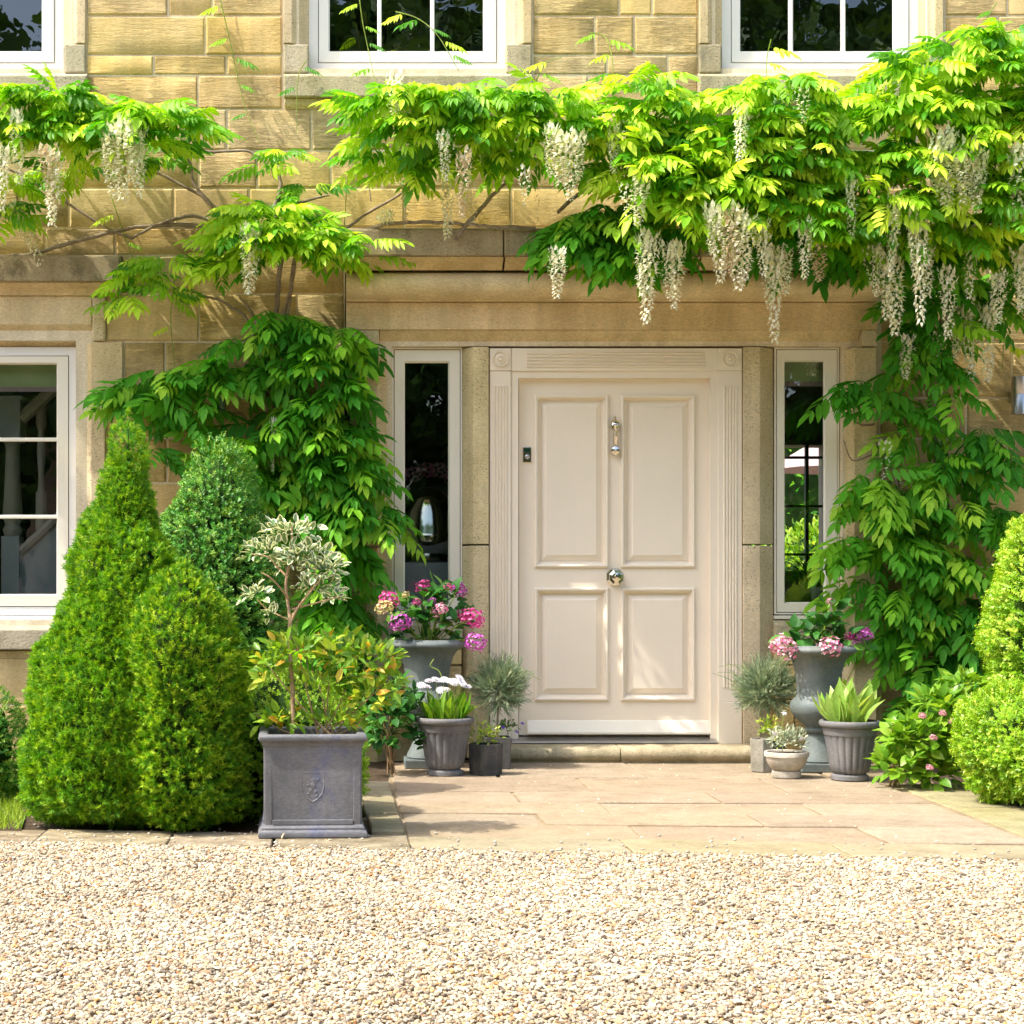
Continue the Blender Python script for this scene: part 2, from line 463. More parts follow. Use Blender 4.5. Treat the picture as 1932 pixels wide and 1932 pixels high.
def merge(tmpls, idx, F3, pos, sc):
    Vs, Fs, rn, rim = [], [], [], []
    off = 0
    for ti, (tv, tf, trim) in enumerate(tmpls):
        s = np.where(idx == ti)[0]
        if len(s) == 0: continue
        v = np.einsum('nij,kj->nki', F3[s], tv) * sc[s][:, None, None] + pos[s][:, None, :]
        f = tf[None] + (np.arange(len(s)) * len(tv))[:, None, None] + off
        Vs.append(v.reshape(-1, 3)); Fs.append(f.reshape(-1, 3))
        base = rng.random(len(s))
        rn.append(np.repeat(base, len(tf)))
        rim.append(np.tile(trim, len(s)))
        off += len(s) * len(tv)
    return np.concatenate(Vs), np.concatenate(Fs), np.concatenate(rn), np.concatenate(rim)
def empty(name, loc=(0, 0, 0), label=None, cat=None, group=None, kind=None, rz=0):
    o = bpy.data.objects.new(name, None)
    o.empty_display_size = .1
    o.location = loc
    o.rotation_euler = (0, 0, rz)
    COL.objects.link(o)
    return tag(o, label, cat, group, kind)
def tag(o, label=None, cat=None, group=None, kind=None):
    if label: o['label'] = label
    if cat: o['category'] = cat
    if group: o['group'] = group
    if kind: o['kind'] = kind
    return o

# leaf templates: verts along +x, width along y, upper side +z; third item marks the rim
def leaf_t(w=.42, fold=.10, droop=.12, n=2, holly=False):
    xs = [.32, .68] if n == 2 else [.2, .45, .72]
    ws = [.95, .80] if n == 2 else [.75, 1.0, .72]
    V = [(0, 0, 0)]; rim = [0.0]
    for x, ww in zip(xs, ws):
        h = ww * w / 2
        z = -droop * x * x
        tw = .08 if holly else 0
        V += [(x, h, z + fold * ww + tw), (x, 0, z), (x, -h, z + fold * ww - tw)]
        rim += [1, 0, 1]
    V.append((1, 0, -droop)); rim.append(.8)
    F = [(0, 2, 1), (0, 3, 2)]
    k = len(xs)
    for i in range(k - 1):
        a = 1 + 3 * i
        F += [(a, a + 1, a + 4), (a, a + 4, a + 3), (a + 1, a + 2, a + 5), (a + 1, a + 5, a + 4)]
    a = 1 + 3 * (k - 1); t = len(V) - 1
    F += [(a, a + 1, t), (a + 1, a + 2, t)]
    return np.array(V, float), np.array(F), np.array(rim, float)
def tjoin(parts):
    Vs, Fs, Rs, off = [], [], [], 0
    for v, f, r in parts:
        Vs.append(v); Fs.append(f + off); Rs.append(r); off += len(v)
    return np.concatenate(Vs), np.concatenate(Fs), np.concatenate(Rs)
def tmove(t, d, up, p, s):
    v, f, r = t
    Fm = frames(np.array([d], float), np.array([up], float))[0]
    return (v @ Fm.T) * s + np.array(p), f, r
def stick(p0, p1, w):
    p0 = np.array(p0, float); p1 = np.array(p1, float)
    V = np.array([p0 + (0, w, 0), p0 + (0, -w, 0), p0 + (0, 0, w), p1])
    return V, np.array([(0, 1, 3), (1, 2, 3), (2, 0, 3)]), np.zeros(4)
def frond_t(seed, pairs=5, ll=.34, w=.40, sag=.30, hang=.35):
    r = random.Random(seed)
    L = leaf_t(w, .07, .16)
    parts = []
    cv = lambda t: (t, 0, .10 * t - sag * t * t)
    prev = cv(0)
    for i in range(1, 5):
        q = cv(i / 4 * .95); parts.append(stick(prev, q, .008)); prev = q
    for i in range(pairs):
        t = .22 + .68 * i / (pairs - 1)
        for sd in (1, -1):
            d = (.45 + .35 * t + r.uniform(-.12, .12), sd * (1 - .35 * t), -hang + r.uniform(-.18, .15))
            up = (r.uniform(-.2, .2), sd * .25 + r.uniform(-.2, .2), 1)
            s = ll * (.72 + .5 * math.sin(math.pi * min(1, t))) * r.uniform(.88, 1.12)
            parts.append(tmove(L, d, up, cv(t), s))
    parts.append(tmove(L, (1, r.uniform(-.1, .1), -.45), (0, 0, 1), cv(.95), ll * 1.1))
    return tjoin(parts)
FROND = [frond_t(s, 6, .34, .33, .38, .62) for s in range(4)] + [frond_t(9, 4, .42, .38, .3, .5)]
HANGF = [frond_t(20 + s, 5, .38, .38, .42, .6) for s in range(4)]
BROAD = [leaf_t(.62, .08, .2, 3), leaf_t(.56, .05, .3, 3)]
HOLLY = [leaf_t(.6, .14, .1, 2, True), leaf_t(.55, .10, -.1, 2, True)]
OVAL = [leaf_t(.48, .08, .15), leaf_t(.44, .1, .25)]
STRAP = [leaf_t(.16, .05, .25, 3), leaf_t(.13, .04, .5, 3)]
WIDESTRAP = [leaf_t(.34, .09, .12, 3), leaf_t(.28, .08, .35, 3)]
def sprig_box(seed, n=5):
    r = random.Random(seed)
    L = leaf_t(.58, .06, .1)
    L = (L[0][[0, 1, 3, 7]], np.array([(0, 2, 3), (0, 3, 1)]), L[2][[0, 1, 3, 7]])
    parts = []
    for i in range(n):
        t = .15 + .75 * i / (n - 1)
        a0 = r.uniform(0, 6.28)
        for k in range(2 if i < n - 1 else 3):
            a = a0 + k * math.pi * (1 if i < n - 1 else .67)
            d = (.55 + t * .5, math.cos(a), math.sin(a))
            up = (1, -.4 * math.cos(a), -.4 * math.sin(a))
            parts.append(tmove(L, d, up, (t, 0, 0), .42 - .14 * t))
    return tjoin(parts)
BOXS = [sprig_box(s) for s in range(4)]
def tuft(seed, n=28, w=.045):
    r = random.Random(seed)
    V, F = [], []
    for i in range(n):
        t = r.uniform(.0, .75); a = r.uniform(0, 6.28)
        d = Vector((.55 + t * .7, math.cos(a), math.sin(a))).normalized() * r.uniform(.34, .5)
        p = Vector((t, 0, 0)); sd = d.cross(Vector((r.random(), r.random(), 1))).normalized() * w
        k = len(V)
        V += [tuple(p + sd), tuple(p - sd), tuple(p + d)]
        F.append((k, k + 1, k + 2))
    return np.array(V), np.array(F), np.zeros(len(V))
TUFT = [tuft(s) for s in range(5)]
def floret_raceme(seed, n=95):
    """hanging wisteria flower: unit length along -z"""
    r = random.Random(seed)
    parts = [stick((0, 0, 0), (0, 0, -1), .008)]
    pt = leaf_t(.85, .12, .3)
    pt = (pt[0][[0, 1, 2, 3, 7]], np.array([(0, 2, 1), (0, 3, 2), (1, 2, 4), (2, 3, 4)]), pt[2][[0, 1, 2, 3, 7]])
    for i in range(n):
        t = ((i + r.random()) / n) ** .93
        a = i * 2.4 + r.uniform(-.4, .4)
        rad = (.125 * (1 - .66 * t ** 1.6)) * r.uniform(.35, 1.1)
        c = (rad * math.cos(a), rad * math.sin(a), -t + r.uniform(-.01, .01))
        o = (math.cos(a), math.sin(a))
        s = (.10 - .045 * t) * r.uniform(.8, 1.2)
        parts.append(tmove(pt, (o[0] * .6, o[1] * .6, .6 - t * .9), (o[0], o[1], .6), c, s))
        parts.append(tmove(pt, (o[0] + .5 * o[1], o[1] - .5 * o[0], -.7), (o[0], o[1], .4), c, s * .8))
    return tjoin(parts)
RACEME = [floret_raceme(s, 88 + 14 * s) for s in range(3)] + [floret_raceme(7, 34)]
def mop(seed, n=70):
    """hydrangea mophead of unit radius"""
    r = random.Random(seed)
    pt = leaf_t(.95, .10, -.2)
    pt = (pt[0][[0, 1, 2, 3, 7]], np.array([(0, 2, 1), (0, 3, 2), (1, 2, 4), (2, 3, 4)]), pt[2][[0, 1, 2, 3, 7]])
    parts = []
    for i in range(n):
        z = 1 - 1.75 * (i + .5) / n
        a = i * 2.39996
        q = math.sqrt(max(0, 1 - z * z))
        nn = Vector((q * math.cos(a), q * math.sin(a), z))
        jit = Vector((r.uniform(-.25, .25), r.uniform(-.25, .25), r.uniform(-.25, .25)))
        nv = (nn + jit).normalized()
        t1 = nv.cross(Vector((.3, .2, .9))).normalized(); t2 = nv.cross(t1)
        c = nn * r.uniform(.78, .95)
        ph = r.uniform(0, 1.5)
        for k in range(4):
            b = ph + k * math.pi / 2
            d = t1 * math.cos(b) + t2 * math.sin(b) + nv * .25
            parts.append(tmove(pt, tuple(d), tuple(nv), tuple(c), r.uniform(.24, .32)))
    return tjoin(parts)

def put_leaves(root, tmpls, pos, d, up, sc, mat, name='leaf', n_ind=300, rest='foliage', key=None, rnd_scale=None):
    """the n_ind nearest leaves become objects of their own, the others one joined part"""
    pos = np.asarray(pos, float); d = np.asarray(d, float); up = np.asarray(up, float); sc = np.asarray(sc, float)
    n = len(pos)
    F3 = frames(d, up)
    idx = rng.integers(0, len(tmpls), n)
    k = pos[:, 1] if key is None else key
    order = np.argsort(k)
    ind = order[:n_ind]; oth = order[n_ind:]
    meshes = []
    if len(ind):
        for ti, (tv, tf, trim) in enumerate(tmpls):
            o = fastmesh(name, tv, tf, mat, rnd=rng.random(1).repeat(len(tf)) * .25, rim=trim)
            meshes.append(o.data); bpy.data.objects.remove(o)
    for i in ind:
        o = bpy.data.objects.new(name, meshes[idx[i]])
        COL.objects.link(o)
        o.parent = root
        m4 = Matrix(F3[i].tolist()).to_4x4()
        o.matrix_basis = Matrix.Translation(pos[i]) @ m4 @ Matrix.Scale(float(sc[i]), 4)
    if len(oth):
        V, F, rn, rim = merge(tmpls, idx[oth], F3[oth], pos[oth], sc[oth])
        fastmesh(rest, V, F, mat, rn, rim, root, 'stuff')

def unit_dirs(n): return nrm(rng.normal(size=(n, 3)))
# ------------------------------------------------------------------ ground
def poly_slab(name, pts, z1, th, mat, parent=None, bev=0, kind=None):
    n = len(pts)
    a = sum(pts[i][0] * pts[(i + 1) % n][1] - pts[(i + 1) % n][0] * pts[i][1] for i in range(n))
    if a < 0: pts = pts[::-1]
    mb = MB()
    mb.add([(p[0], p[1], z1) for p in pts] + [(p[0], p[1], z1 - th) for p in pts],
           [tuple(range(n)), tuple(range(n, 2 * n))[::-1]] + [(i, (i + 1) % n, n + (i + 1) % n, n + i) for i in range(n)])
    o = mb.build(name, mat, parent, bev=bev, seg=1)
    if kind: o['kind'] = kind
    return o
ZG = -0.03
poly_slab('ground', [(-90, -90), (90, -90), (90, 90), (-90, 90)], ZG, .3, M['gravelbase'], kind='structure')
kl, kr = G(-900, 1560), G(2900, 1637)
def kerb_y(x): return kl[1] + (kr[1] - kl[1]) * (x - kl[0]) / (kr[0] - kl[0])
poly_slab('garden_bed', [(kl[0], kl[1] + .12), (kr[0], kr[1] + .12), (kr[0], .3), (kl[0], .3)], -.012, .03, M['soil'], kind='structure')

paving = empty('paving', (0, 0, 0), kind='structure')
lawn_pts = [G(-500, 1480), G(62, 1480), G(40, 1566), G(-700, 1560)]
poly_slab('lawn', [(p[0], p[1]) for p in lawn_pts], .0, .03, M['soil'], kind='structure')
jl = [G(742, 1438), G(1700, 1438), G(1985, 1606), G(700, 1588)]
poly_slab('joint_bed', [(p[0], p[1]) for p in jl], -.006, .03, M['joint'], paving)
def slab_quad(name, a, b, c, d, mat, z=0.0, th=.035, gap=.008, par=None, jit=.003):
    """corners in order; shrunk by the joint width, slightly uneven top"""
    pts = [Vector((p[0], p[1])) for p in (a, b, c, d)]
    cen = sum(pts, Vector((0, 0))) / 4
    out = []
    for i in range(4):
        p, q, r = pts[i - 1], pts[i], pts[(i + 1) % 4]
        e1 = (q - p).normalized(); e2 = (r - q).normalized()
        n1 = Vector((-e1.y, e1.x)); n2 = Vector((-e2.y, e2.x))
        if n1.dot(cen - q) < 0: n1.negate()
        if n2.dot(cen - q) < 0: n2.negate()
        w = gap * random.uniform(.7, 1.3)
        out.append(q + n1 * w + n2 * w)
    # broken, slightly wavy edges
    ring = []
    for i in range(4):
        p, q = out[i], out[(i + 1) % 4]
        for k in range(4):
            t = k / 4
            w = 0 if k == 0 else random.uniform(-.0035, .0035)
            e = (q - p).normalized()
            ring.append(p.lerp(q, t) + Vector((-e.y, e.x)) * w)
    zz = z + random.uniform(-jit, jit)
    n = len(ring)
    mb = MB()
    tilt = [zz + random.uniform(-.0012, .0012) for _ in ring]
    mb.add([(p.x, p.y, h) for p, h in zip(ring, tilt)] + [(p.x, p.y, z - th) for p in ring],
           [tuple(range(n)), tuple(range(n, 2 * n))[::-1]] + [(i, (i + 1) % n, n + (i + 1) % n, n + i) for i in range(n)])
    return mb.build(name, mat, par, bev=.004, seg=1)
rows = [(1440, 1440), (1467, 1468.5), (1493.5, 1496.5), (1513.5, 1516), (1534, 1538.5), (1554, 1561), (1576.5, 1592)]
def gl(row, u):    # point of a joint line at picture column u
    a, b = rows[row]
    return G(u, a + (b - a) * (u - 750) / 950.)
def toward(row, row2, u):  # follow a joint perpendicular to the wall from row to row2
    p = gl(row, u)
    q0, q1 = gl(row2, 0), gl(row2, 1932)
    t = (p[0] - q0[0]) / (q1[0] - q0[0])
    return (p[0], q0[1] + (q1[1] - q0[1]) * t, 0)
cuts = [[920, 1180, 1500], [1087, 1431], [966, 1330], [1129, 1509], [1010, 1408], [1187, 1611]]
for r_ in range(6):
    ul = {0: 735, 1: 738, 2: 742, 3: 748, 4: 755, 5: 760}[r_]
    uls = [ul] + cuts[r_]
    pts = [(gl(r_, u), toward(r_, r_ + 1, u)) for u in uls]
    re0 = G(1560 + (rows[r_][1] - 1440) * 2.53 + 10, rows[r_][1]); re1 = G(1560 + (rows[r_ + 1][1] - 1440) * 2.53 + 10, rows[r_ + 1][1])
    pts.append((re0, re1))
    for i in range(len(pts) - 1):
        slab_quad('paving_slab', pts[i][0], pts[i + 1][0], pts[i + 1][1], pts[i][1], M['slab'], par=paving)
# kerb stones along the gravel
def kp(u, far):  # a point on the kerb line
    v0 = 1576 + (1592 - 1576) * (u - 750) / 950. if far else 1603 + (u - 750) * (.0227 if u < 750 else .0144)
    return G(u, v0)
kus = [-700, -420, -120, 90, 330, 520, 770, 1168, 1560, 1990, 2400, 2800]
for i in range(len(kus) - 1):
    a, b = kp(kus[i], True), kp(kus[i + 1], True)
    c, d = kp(kus[i + 1], False), kp(kus[i], False)
    c = (b[0], kp(kus[i + 1], False)[1], 0); d = (a[0], kp(kus[i], False)[1], 0)
    slab_quad('kerb_stone', a, b, c, d, M['edging' if i > 5 else 'dirtykerb'], z=.0, th=.09, par=paving, gap=.0035)
# raised edging down the left side and mossy flags on the right
for (v0, v1) in ((1478, 1506), (1508, 1540), (1542, 1574)):
    lu = lambda v: 738 + (v - 1490) * .32
    a, b, c, d = G(lu(v0) - 62, v0), G(lu(v0), v0), G(lu(v1), v1), G(lu(v1) - 66, v1)
    slab_quad('edging_stone', a, b, c, d, M['edging'], z=.012, th=.06, par=paving, gap=.005)
ru = lambda v: 1570 + (v - 1440) * 2.53 + 12
vs_ = [1482, 1500, 1522, 1550, 1588]
for i in range(4):
    v0, v1 = vs_[i], vs_[i + 1]
    a, b = G(ru(v0), v0), G(ru(v0) + 330, v0)
    c, d = G(ru(v1) + 330, v1), G(ru(v1), v1)
    slab_quad('paving_slab', a, b, c, d, M['greenslab'], z=-.002, par=paving)

# gravel: instanced pebbles
def gravel():
    xa, xb = -4.2, 4.0
    n = 20
    top = [(xa + (xb - xa) * i / n) for i in range(n + 1)]
    V = [(x, kp(0, False)[1] + (kp(1932, False)[1] - kp(0, False)[1]) * (x - kp(0, False)[0]) / (kp(1932, False)[0] - kp(0, False)[0]) - .006, ZG + .018) for x in top]
    V += [(x, -6.75, ZG + .012) for x in top]
    F = [(i, i + n + 1, i + n + 2, i + 1) for i in range(n)]
    me = bpy.data.meshes.new('gravel'); me.from_pydata(V, [], F)
    o = bpy.data.objects.new('gravel', me); COL.objects.link(o)
    m, nt, b = newmat('flint_pebble', rough=.7, spec=.3)
    at = N(nt, 'ShaderNodeAttribute', attribute_name='tint'); at.attribute_type = 'INSTANCER'
    r = ramp(nt, [(0, (.11, .09, .07)), (.06, (.24, .20, .16)), (.14, (.42, .35, .26)), (.24, (.60, .55, .45)), (.36, (.72, .69, .62)), (.45, (.46, .36, .23)), (.52, (.66, .60, .50)), (.60, (.34, .33, .32)),
                  (.68, (.62, .56, .46)), (.75, (.60, .40, .17)), (.80, (.74, .71, .65)), (.88, (.44, .43, .41)), (.94, (.52, .26, .10)), (1, (.82, .80, .75))])
    nt.links.new(at.outputs['Fac'], r.inputs[0])
    n2 = tex(nt, wpos(nt), 150, 4)
    r2 = ramp(nt, [(.3, (.75,) * 3), (.7, (1.15,) * 3)])
    nt.links.new(n2, r2.inputs[0])
    r3 = ramp(nt, [(.3, (.68, .62, .51)), (.7, (.93, .87, .76))])
    nt.links.new(tex(nt, wpos(nt), 1.3, 4, .6), r3.inputs[0])
    cc = mixc(nt, 1.0, r.outputs[0], r2.outputs[0], 'MULTIPLY')
    nt.links.new(mixc(nt, 1.0, cc, r3.outputs[0], 'MULTIPLY'), b.inputs['Base Color'])
    me.materials.append(m)
    g = bpy.data.node_groups.new('pebbles', 'GeometryNodeTree')
    g.interface.new_socket('Geometry', in_out='INPUT', socket_type='NodeSocketGeometry')
    g.interface.new_socket('Geometry', in_out='OUTPUT', socket_type='NodeSocketGeometry')
    gi, go = g.nodes.new('NodeGroupInput'), g.nodes.new('NodeGroupOutput')
    join = g.nodes.new('GeometryNodeJoinGeometry')
    for seed, dz in ((1, 0.0), (2, .005)):
        dp = g.nodes.new('GeometryNodeDistributePointsOnFaces')
        dp.distribute_method = 'POISSON'
        dp.inputs['Distance Min'].default_value = .0078
        dp.inputs['Density Max'].default_value = 15500
        dp.inputs['Seed'].default_value = seed
        g.links.new(gi.outputs[0], dp.inputs['Mesh'])
        sp = g.nodes.new('GeometryNodeSetPosition')
        rv0 = g.nodes.new('FunctionNodeRandomValue'); rv0.data_type = 'FLOAT_VECTOR'
        rv0.inputs[0].default_value = (0, 0, dz - .003); rv0.inputs[1].default_value = (0, 0, dz + .007)
        g.links.new(dp.outputs['Points'], sp.inputs['Geometry'])
        g.links.new(rv0.outputs[0], sp.inputs['Offset'])
        ico = g.nodes.new('GeometryNodeMeshIcoSphere')
        ico.inputs['Radius'].default_value = .0058
        ico.inputs['Subdivisions'].default_value = 2
        # lumpy pebble
        spp = g.nodes.new('GeometryNodeSetPosition')
        nz = g.nodes.new('ShaderNodeTexNoise'); nz.inputs['Scale'].default_value = 110 + 30 * seed
        vm = g.nodes.new('ShaderNodeVectorMath'); vm.operation = 'SUBTRACT'; vm.inputs[1].default_value = (.5, .5, .5)
        vs2 = g.nodes.new('ShaderNodeVectorMath'); vs2.operation = 'SCALE'; vs2.inputs['Scale'].default_value = .0068
        g.links.new(nz.outputs['Color'], vm.inputs[0]); g.links.new(vm.outputs[0], vs2.inputs[0])
        g.links.new(ico.outputs['Mesh'], spp.inputs['Geometry']); g.links.new(vs2.outputs[0], spp.inputs['Offset'])
        sm = g.nodes.new('GeometryNodeSetMaterial'); sm.inputs['Material'].default_value = m
        g.links.new(spp.outputs[0], sm.inputs['Geometry'])
        ip = g.nodes.new('GeometryNodeInstanceOnPoints')
        rr = g.nodes.new('FunctionNodeRandomValue'); rr.data_type = 'FLOAT_VECTOR'
        rr.inputs[0].default_value = (-.5, -.5, 0); rr.inputs[1].default_value = (.5, .5, 6.28)
        rs = g.nodes.new('FunctionNodeRandomValue'); rs.data_type = 'FLOAT_VECTOR'
        rs.inputs[0].default_value = (.65, .5, .4); rs.inputs[1].default_value = (2.0, 1.35, 1.05)
        rs.inputs['Seed'].default_value = 5
        g.links.new(sp.outputs[0], ip.inputs['Points']); g.links.new(sm.outputs[0], ip.inputs['Instance'])
        g.links.new(rr.outputs[0], ip.inputs['Rotation']); g.links.new(rs.outputs[0], ip.inputs['Scale'])
        st = g.nodes.new('GeometryNodeStoreNamedAttribute'); st.data_type = 'FLOAT'; st.domain = 'INSTANCE'
        st.inputs['Name'].default_value = 'tint'
        rf = g.nodes.new('FunctionNodeRandomValue'); rf.data_type = 'FLOAT'; rf.inputs['Seed'].default_value = 9 + seed
        g.links.new(ip.outputs[0], st.inputs['Geometry'])
        g.links.new(rf.outputs[1], st.inputs['Value'])
        g.links.new(st.outputs[0], join.inputs[0])
    g.links.new(join.outputs[0], go.inputs[0])
    md = o.modifiers.new('pebbles', 'NODES'); md.node_group = g
    tag(o, 'pale cream and tan pebble gravel of the drive', 'gravel', kind='stuff')
gravel()
# ------------------------------------------------------------------ the house
house = empty('stone_house', (0, 0, 0), 'honey sandstone house with cream front door, white windows and moulded door hood', 'house')

def grid_holes(mb, x0, x1, z0, z1, holes, y0, y1):
    xs = sorted({x0, x1, *[min(max(h[0], x0), x1) for h in holes], *[min(max(h[1], x0), x1) for h in holes]})
    zs = sorted({z0, z1, *[min(max(h[2], z0), z1) for h in holes], *[min(max(h[3], z0), z1) for h in holes]})
    def solid(x, z): return x0 < x < x1 and z0 < z < z1 and not any(h[0] < x < h[1] and h[2] < z < h[3] for h in holes)
    for j in range(len(zs) - 1):
        zc = (zs[j] + zs[j + 1]) / 2
        for i in range(len(xs) - 1):
            xc = (xs[i] + xs[i + 1]) / 2
            if not solid(xc, zc): continue
            a, b, c, d = xs[i], xs[i + 1], zs[j], zs[j + 1]
            mb.add([(a, y0, c), (b, y0, c), (b, y0, d), (a, y0, d)], [(0, 1, 2, 3)])
            mb.add([(a, y1, c), (b, y1, c), (b, y1, d), (a, y1, d)], [(3, 2, 1, 0)])
            e = 1e-4
            if not solid(a - e, zc): mb.add([(a, y0, c), (a, y0, d), (a, y1, d), (a, y1, c)], [(0, 1, 2, 3)])
            if not solid(b + e, zc): mb.add([(b, y0, c), (b, y0, d), (b, y1, d), (b, y1, c)], [(3, 2, 1, 0)])
            if not solid(xc, c - e): mb.add([(a, y0, c), (b, y0, c), (b, y1, c), (a, y1, c)], [(3, 2, 1, 0)])
            if not solid(xc, d + e): mb.add([(a, y0, d), (b, y0, d), (b, y1, d), (a, y1, d)], [(0, 1, 2, 3)])
    return mb
def ring(mb, x0, x1, z0, z1, prof, close=True):
    """nested rectangles: prof = (inset, Y)"""
    vs = []
    for ins, y in prof:
        vs += [(x0 + ins, y, z0 + ins), (x1 - ins, y, z0 + ins), (x1 - ins, y, z1 - ins), (x0 + ins, y, z1 - ins)]
    fs = []
    for j in range(len(prof) - 1):
        for k in range(4):
            fs.append((4 * j + k, 4 * j + (k + 1) % 4, 4 * j + 4 + (k + 1) % 4, 4 * j + 4 + k))
    if close:
        j = 4 * (len(prof) - 1); fs.append((j, j + 1, j + 2, j + 3))
    return mb.add(vs, fs)

ZTOP = 5.75
XL, XR = -5.6, 5.4
def hole(u0, u1, v0, v1, Y): return (PX(u0, Y), PX(u1, Y), PZ(v1, Y), PZ(v0, Y))
holes = [hole(-330, 140, -420, 136, .07), hole(565, 968, -420, 136, .07), hole(1345, 1742, -420, 136, .07),
         hole(-260, 146, 645, 1170, .06), (PX(739, .05), PX(1585, .05), -.1, PZ(655, .05))]
mw = grid_holes(MB(), XL, XR, -.1, ZTOP, holes, .003, .30)
mw.build('mortar', M['mortar'], house)

# ashlar blocks
courses = [-470, -385, -300, -215, -130, -60, 30, 104, 142, 206, 284, 355, 430, 482, 555, 645, 751, 827, 911, 985, 1070, 1150, 1240, 1330, 1450]
zones = [(-400, 163, -440, 206), (533, 1005, -440, 206), (1318, 1783, -440, 206),
         (-330, 226, 482, 560), (-330, 200, 555, 1240), (650, 1662, 430, 1450), (150, 234, 645, 751)]
joints = {-60: [317, 1168, 400, 1230], 30: [387, 1122, 1196], 104: [290, 427, 1145, 1260], 142: [374, 1110, 1240], 206: [428, 588, 250, 90], 284: [375, 485, 240, 100], 355: [327, 130, 470],
          430: [218, 420, 560], 482: [300, 470], 555: [376, 560], 645: [312, 480, 1745, 1910], 751: [420, 560, 1823, 1700], 827: [315, 1900, 1760, 520], 911: [260, 1820, 480]}
def zsub(iv, lo, hi):
    out = []
    for a, b in iv:
        if hi <= a or lo >= b: out.append((a, b))
        else:
            if a < lo: out.append((a, lo))
            if hi < b: out.append((hi, b))
    return out
ULO, UHI = -870, 2740
def ashlar(u0, u1, v0, v1, name='stone_block', mat=None):
    a, b = P(u0, v0), P(u1, v1)
    x0, x1, z0, z1 = a[0] + .006, b[0] - .006, b[2] + .006, a[2] - .006
    if x1 - x0 < .03 or z1 - z0 < .03: return
    c = ((x0 + x1) / 2, 0, (z0 + z1) / 2)
    w, h = (x1 - x0) / 2, (z1 - z0) / 2
    yf = -.006 + random.uniform(-.003, .003)
    nx, nz = max(2, int(w / .07)), 2
    V, F = [], []
    j = lambda s: random.uniform(-s, s)
    # back ring, chamfer ring, front grid
    for iz in range(nz + 1):
        for ix in range(nx + 1):
            ex = ix in (0, nx); ez = iz in (0, nz)
            x = -w + 2 * w * ix / nx; z = -h + 2 * h * iz / nz
            if ex: x += (-1 if ix else 1) * (.006 + abs(j(.004)))
            else: x += j(.01)
            if ez: z += (-1 if iz else 1) * (.006 + abs(j(.004)))
            V.append((x, yf + j(.002), z))
    for iz in range(nz):
        for ix in range(nx):
            q = iz * (nx + 1) + ix
            F.append((q, q + 1, q + nx + 2, q + nx + 1))
    edge = [(ix, 0) for ix in range(nx)] + [(nx, iz) for iz in range(nz)] + [(ix, nz) for ix in range(nx, 0, -1)] + [(0, iz) for iz in range(nz, 0, -1)]
    n0 = len(V)
    for ix, iz in edge:
        V.append((-w + 2 * w * ix / nx, yf + .006, -h + 2 * h * iz / nz))
    n1 = len(V)
    for ix, iz in edge:
        V.append((-w + 2 * w * ix / nx, .03, -h + 2 * h * iz / nz))
    E = len(edge)
    for k in range(E):
        k2 = (k + 1) % E
        a_, b_ = edge[k][1] * (nx + 1) + edge[k][0], edge[k2][1] * (nx + 1) + edge[k2][0]
        F.append((n0 + k, n0 + k2, b_, a_))
        F.append((n1 + k, n1 + k2, n0 + k2, n0 + k))
    me = bpy.data.meshes.new(name); me.from_pydata(V, [], F); me.materials.append(mat or M['ashlar'])
    me.polygons.foreach_set('use_smooth', [True] * len(me.polygons)); me.set_sharp_from_angle(angle=R(32))
    o = bpy.data.objects.new(name, me); COL.objects.link(o); o.parent = house; o.location = c
for ci in range(len(courses) - 1):
    v0, v1 = courses[ci], courses[ci + 1]
    iv = [(ULO, UHI)]
    for (a, b, c, d) in zones:
        if c < v1 - 6 and d > v0 + 6: iv = zsub(iv, a, b)
    js = set(joints.get(v0, []))
    x = ULO
    known = sorted(js)
    while x < UHI:
        x += random.uniform(95, 215)
        if all(abs(x - k) > 85 for k in known) and not (known and v0 in joints and any(lo <= x <= hi for lo, hi in ((165, 535), (1005, 1318)))): js.add(x)
    js = sorted(js)
    for a, b in iv:
        cutsx = [a] + [j for j in js if a + 26 < j < b - 26] + [b]
        for i in range(len(cutsx) - 1): ashlar(cutsx[i], cutsx[i + 1], v0, v1)

def stonepiece(name, mb, mat, bev=.006, **k): return mb.build(name, mat, house, bev=bev, seg=2, **k)
def jamb(u0, u1, ui, Yf, Yi, v0, v1, mat, name='jamb_stone'):
    xa, xb, xi = PX(u0, Yf), PX(u1, Yf), PX(ui, Yi)
    yb = max(Yi, 0.012) + .08
    prof = [(xa, Yf), (xb, Yf), (xi, Yi), (xi, yb), (xa, yb)]
    return stonepiece(name, MB().prism_z(prof, PZ(v1, Yf) + .002, PZ(v0, Yf) - .002), mat, bev=.004)

